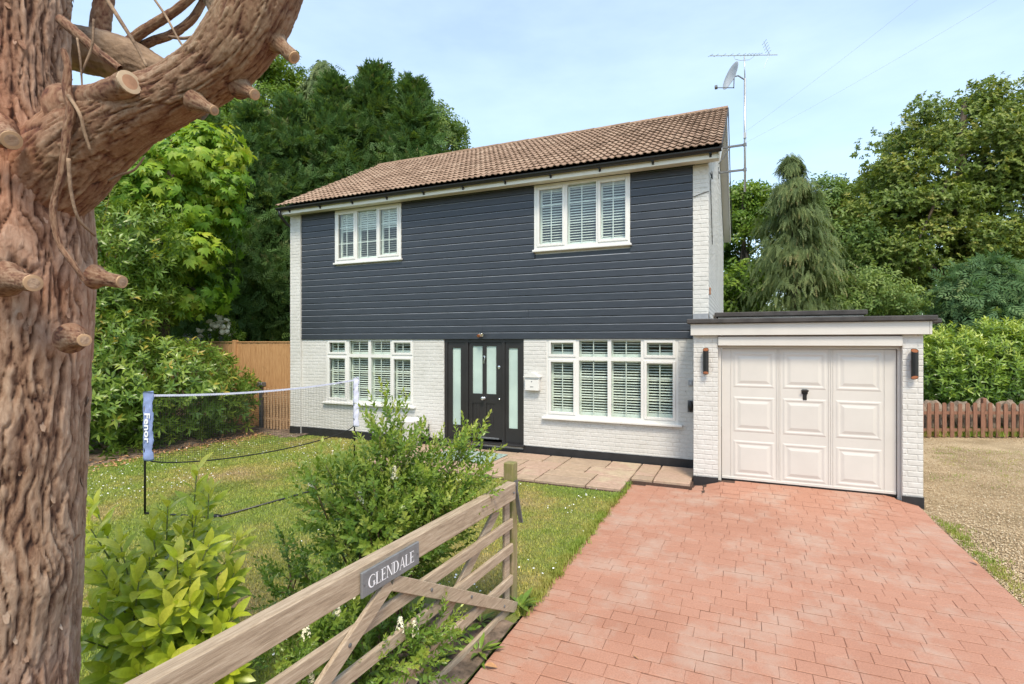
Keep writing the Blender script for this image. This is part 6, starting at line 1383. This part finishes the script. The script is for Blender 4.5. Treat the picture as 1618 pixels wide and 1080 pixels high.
gr = link('grass', npmesh('grass', V, F, np.repeat(rng.random(n), 3)), 'grass_blade', kind='stuff'); gr['label'] = 'short patchy lawn grass with dry yellowish areas'; gr['category'] = 'grass'
# longer tufts along edges, by the drive, under the fence and along the gravel
def tufts(name, label, xs_, ys_, zs_, per, hgt, spread):
    n = len(xs_) * per; bx_ = np.repeat(xs_, per) + rng.normal(0, spread, n); by_ = np.repeat(ys_, per) + rng.normal(0, spread, n); bz_ = np.repeat(zs_, per); az = rng.random(n) * 6.28; h_ = hgt * rng.uniform(.5, 1.2, n); l_ = h_ * rng.uniform(.2, .8, n)
    B = np.stack([bx_, by_, bz_ - .005], -1); sd = np.stack([np.cos(az + 1.57), np.sin(az + 1.57), az * 0], -1) * .0045; tp = B + np.stack([np.cos(az) * l_, np.sin(az) * l_, h_], -1)
    V = np.stack([B - sd, B + sd, tp], 1).reshape(-1, 3); F = np.arange(3 * n).reshape(n, 3); o = link(name, npmesh(name, V, F, np.repeat(rng.random(n) * .7, 3)), 'grass_blade', kind='stuff'); o['label'] = label; o['category'] = 'grass'
ye = rng.uniform(3.9, 8.3, 420); tufts('edge_grass', 'tufts of grass along the lawn edge of the driveway', np.full(420, DX0 - .01) + rng.normal(0, .02, 420), ye, np.full(420, -.085), 14, .055, .025)
ye = rng.uniform(2.5, 8.4, 300); k = rng.random(300) < np.clip(1.3 - np.abs(ye - 6.6) * .35, .15, 1); ye = ye[k]; tufts('yard_grass', 'sparse grass along the gravel edge of the driveway', DX1 + .07 + rng.gamma(1.2, .05, len(ye)), ye, np.full(len(ye), -.12), 16, .04, .03)
fx = np.array([tuple(fpt(p) * s) for p, s in zip(rng.uniform(1440, 1660, 500), rng.uniform(1.0, 1.10, 500))]); tufts('verge_grass', 'bright grass growing behind the red picket fence', fx[:, 0], fx[:, 1], np.full(500, -.08), 24, .20, .05)
gq = rng.uniform(0, 1, (90, 2)); gpz = np.array([tuple(on_ground(1470 + 150 * a, 705 + 60 * b * b + 10 * a, -.12)) for a, b in gq]); tufts('gravel_weeds', 'small scattered grass patches in the gravel near the picket fence', gpz[:, 0], gpz[:, 1], np.full(90, -.12), 12, .035, .07)
# daisies
nd = 5200; cx_ = rng.uniform(130, 1000, nd); Dd = rng.uniform(3, 13, nd); rr = (cx_ - 809) / FPX; dx_ = (rr * CA - SA) * Dd; dy_ = (rr * SA + CA) * Dd
dens = fbm(np.stack([dx_ * .8, dy_ * .8, dx_ * 0 + 3], -1), 3) + np.where((dx_ < -7.6), .12, 0); keep = in_lawn(dx_, dy_) & (dens > .53 + .1 * rng.random(nd)); dx_, dy_ = dx_[keep], dy_[keep]; n = len(dx_)
hexa = np.array([(0, 0, .002)] + [(math.cos(a * math.pi / 3), math.sin(a * math.pi / 3), 0) for a in range(6)]); hF = np.array([(0, i + 1, (i + 1) % 6 + 1) for i in range(6)])
V, F, q = scatter((hexa, hF, np.full(7, .5)), np.stack([dx_, dy_, lawn_z(dx_, dy_) + rng.uniform(.03, .05, n)], -1), frame(np.stack([rng.normal(0, .3, n), np.ones(n), rng.normal(0, .3, n)], -1), np.stack([rng.normal(0, .3, n), -rng.random(n) * .5, np.ones(n)], -1)), rng.uniform(.006, .0115, n), np.full(n, .5))
o = link('daisies', npmesh('daisies', V, F, q), 'daisy_white', kind='stuff'); o['label'] = 'scatter of small white daisies in the lawn'; o['category'] = 'flowers'
# leaf litter under the big shrub
nl_ = 900; lx = -10.55 + rng.normal(0, .28, nl_); ly_ = rng.uniform(4.2, 9.2, nl_); V, F, q = scatter((lambda b: (b[0], b[1], np.full(len(b[0]), .5)))(blade(.07, .03, .4, .2, 1)), np.stack([lx, ly_, np.full(nl_, -.045)], -1), frame(unit(nl_) * np.array([1, 1, .25]), unit(nl_) * .4 + np.array([0, 0, 1.])), rng.uniform(.6, 1.3, nl_), rng.random(nl_))
o = link('leaf_litter', npmesh('leaf_litter', V, F, q), 'dry_leaf', kind='stuff'); o['label'] = 'brown dead leaves on the soil under the laurel shrub'; o['category'] = 'leaves'
# gravel stones
ns = 30000; cx_ = rng.uniform(1400, 1660, ns); yy_ = 690 + (1085 - 690) * rng.random(ns) ** 1.15; dpt = FPX * (HC + .12) / (yy_ - 540); rr = (cx_ - 809) / FPX; sx_ = (rr * CA - SA) * dpt; sy_ = (rr * SA + CA) * dpt; keep = (sx_ > DX1 + .02) & (dpt < 12.5); sx_, sy_ = sx_[keep], sy_[keep]; n = len(sx_)
octa = np.array([(1, 0, 0), (-1, 0, 0), (0, 1, 0), (0, -1, 0), (0, 0, .7), (0, 0, -.7)], float); oF = np.array([(0, 2, 4), (2, 1, 4), (1, 3, 4), (3, 0, 4), (2, 0, 5), (1, 2, 5), (3, 1, 5), (0, 3, 5)])
V, F, q = scatter((octa, oF, np.full(6, .5)), np.stack([sx_, sy_, np.full(n, -.12)], -1), frame(unit(n) * np.array([1, 1, .4]), unit(n) * .5 + np.array([0, 0, 1.])), rng.uniform(.006, .0135, n), rng.random(n))
o = link('gravel', npmesh('gravel', V, F, q), 'pebble', kind='stuff'); o['label'] = 'loose buff gravel stones of the yard'; o['category'] = 'gravel'
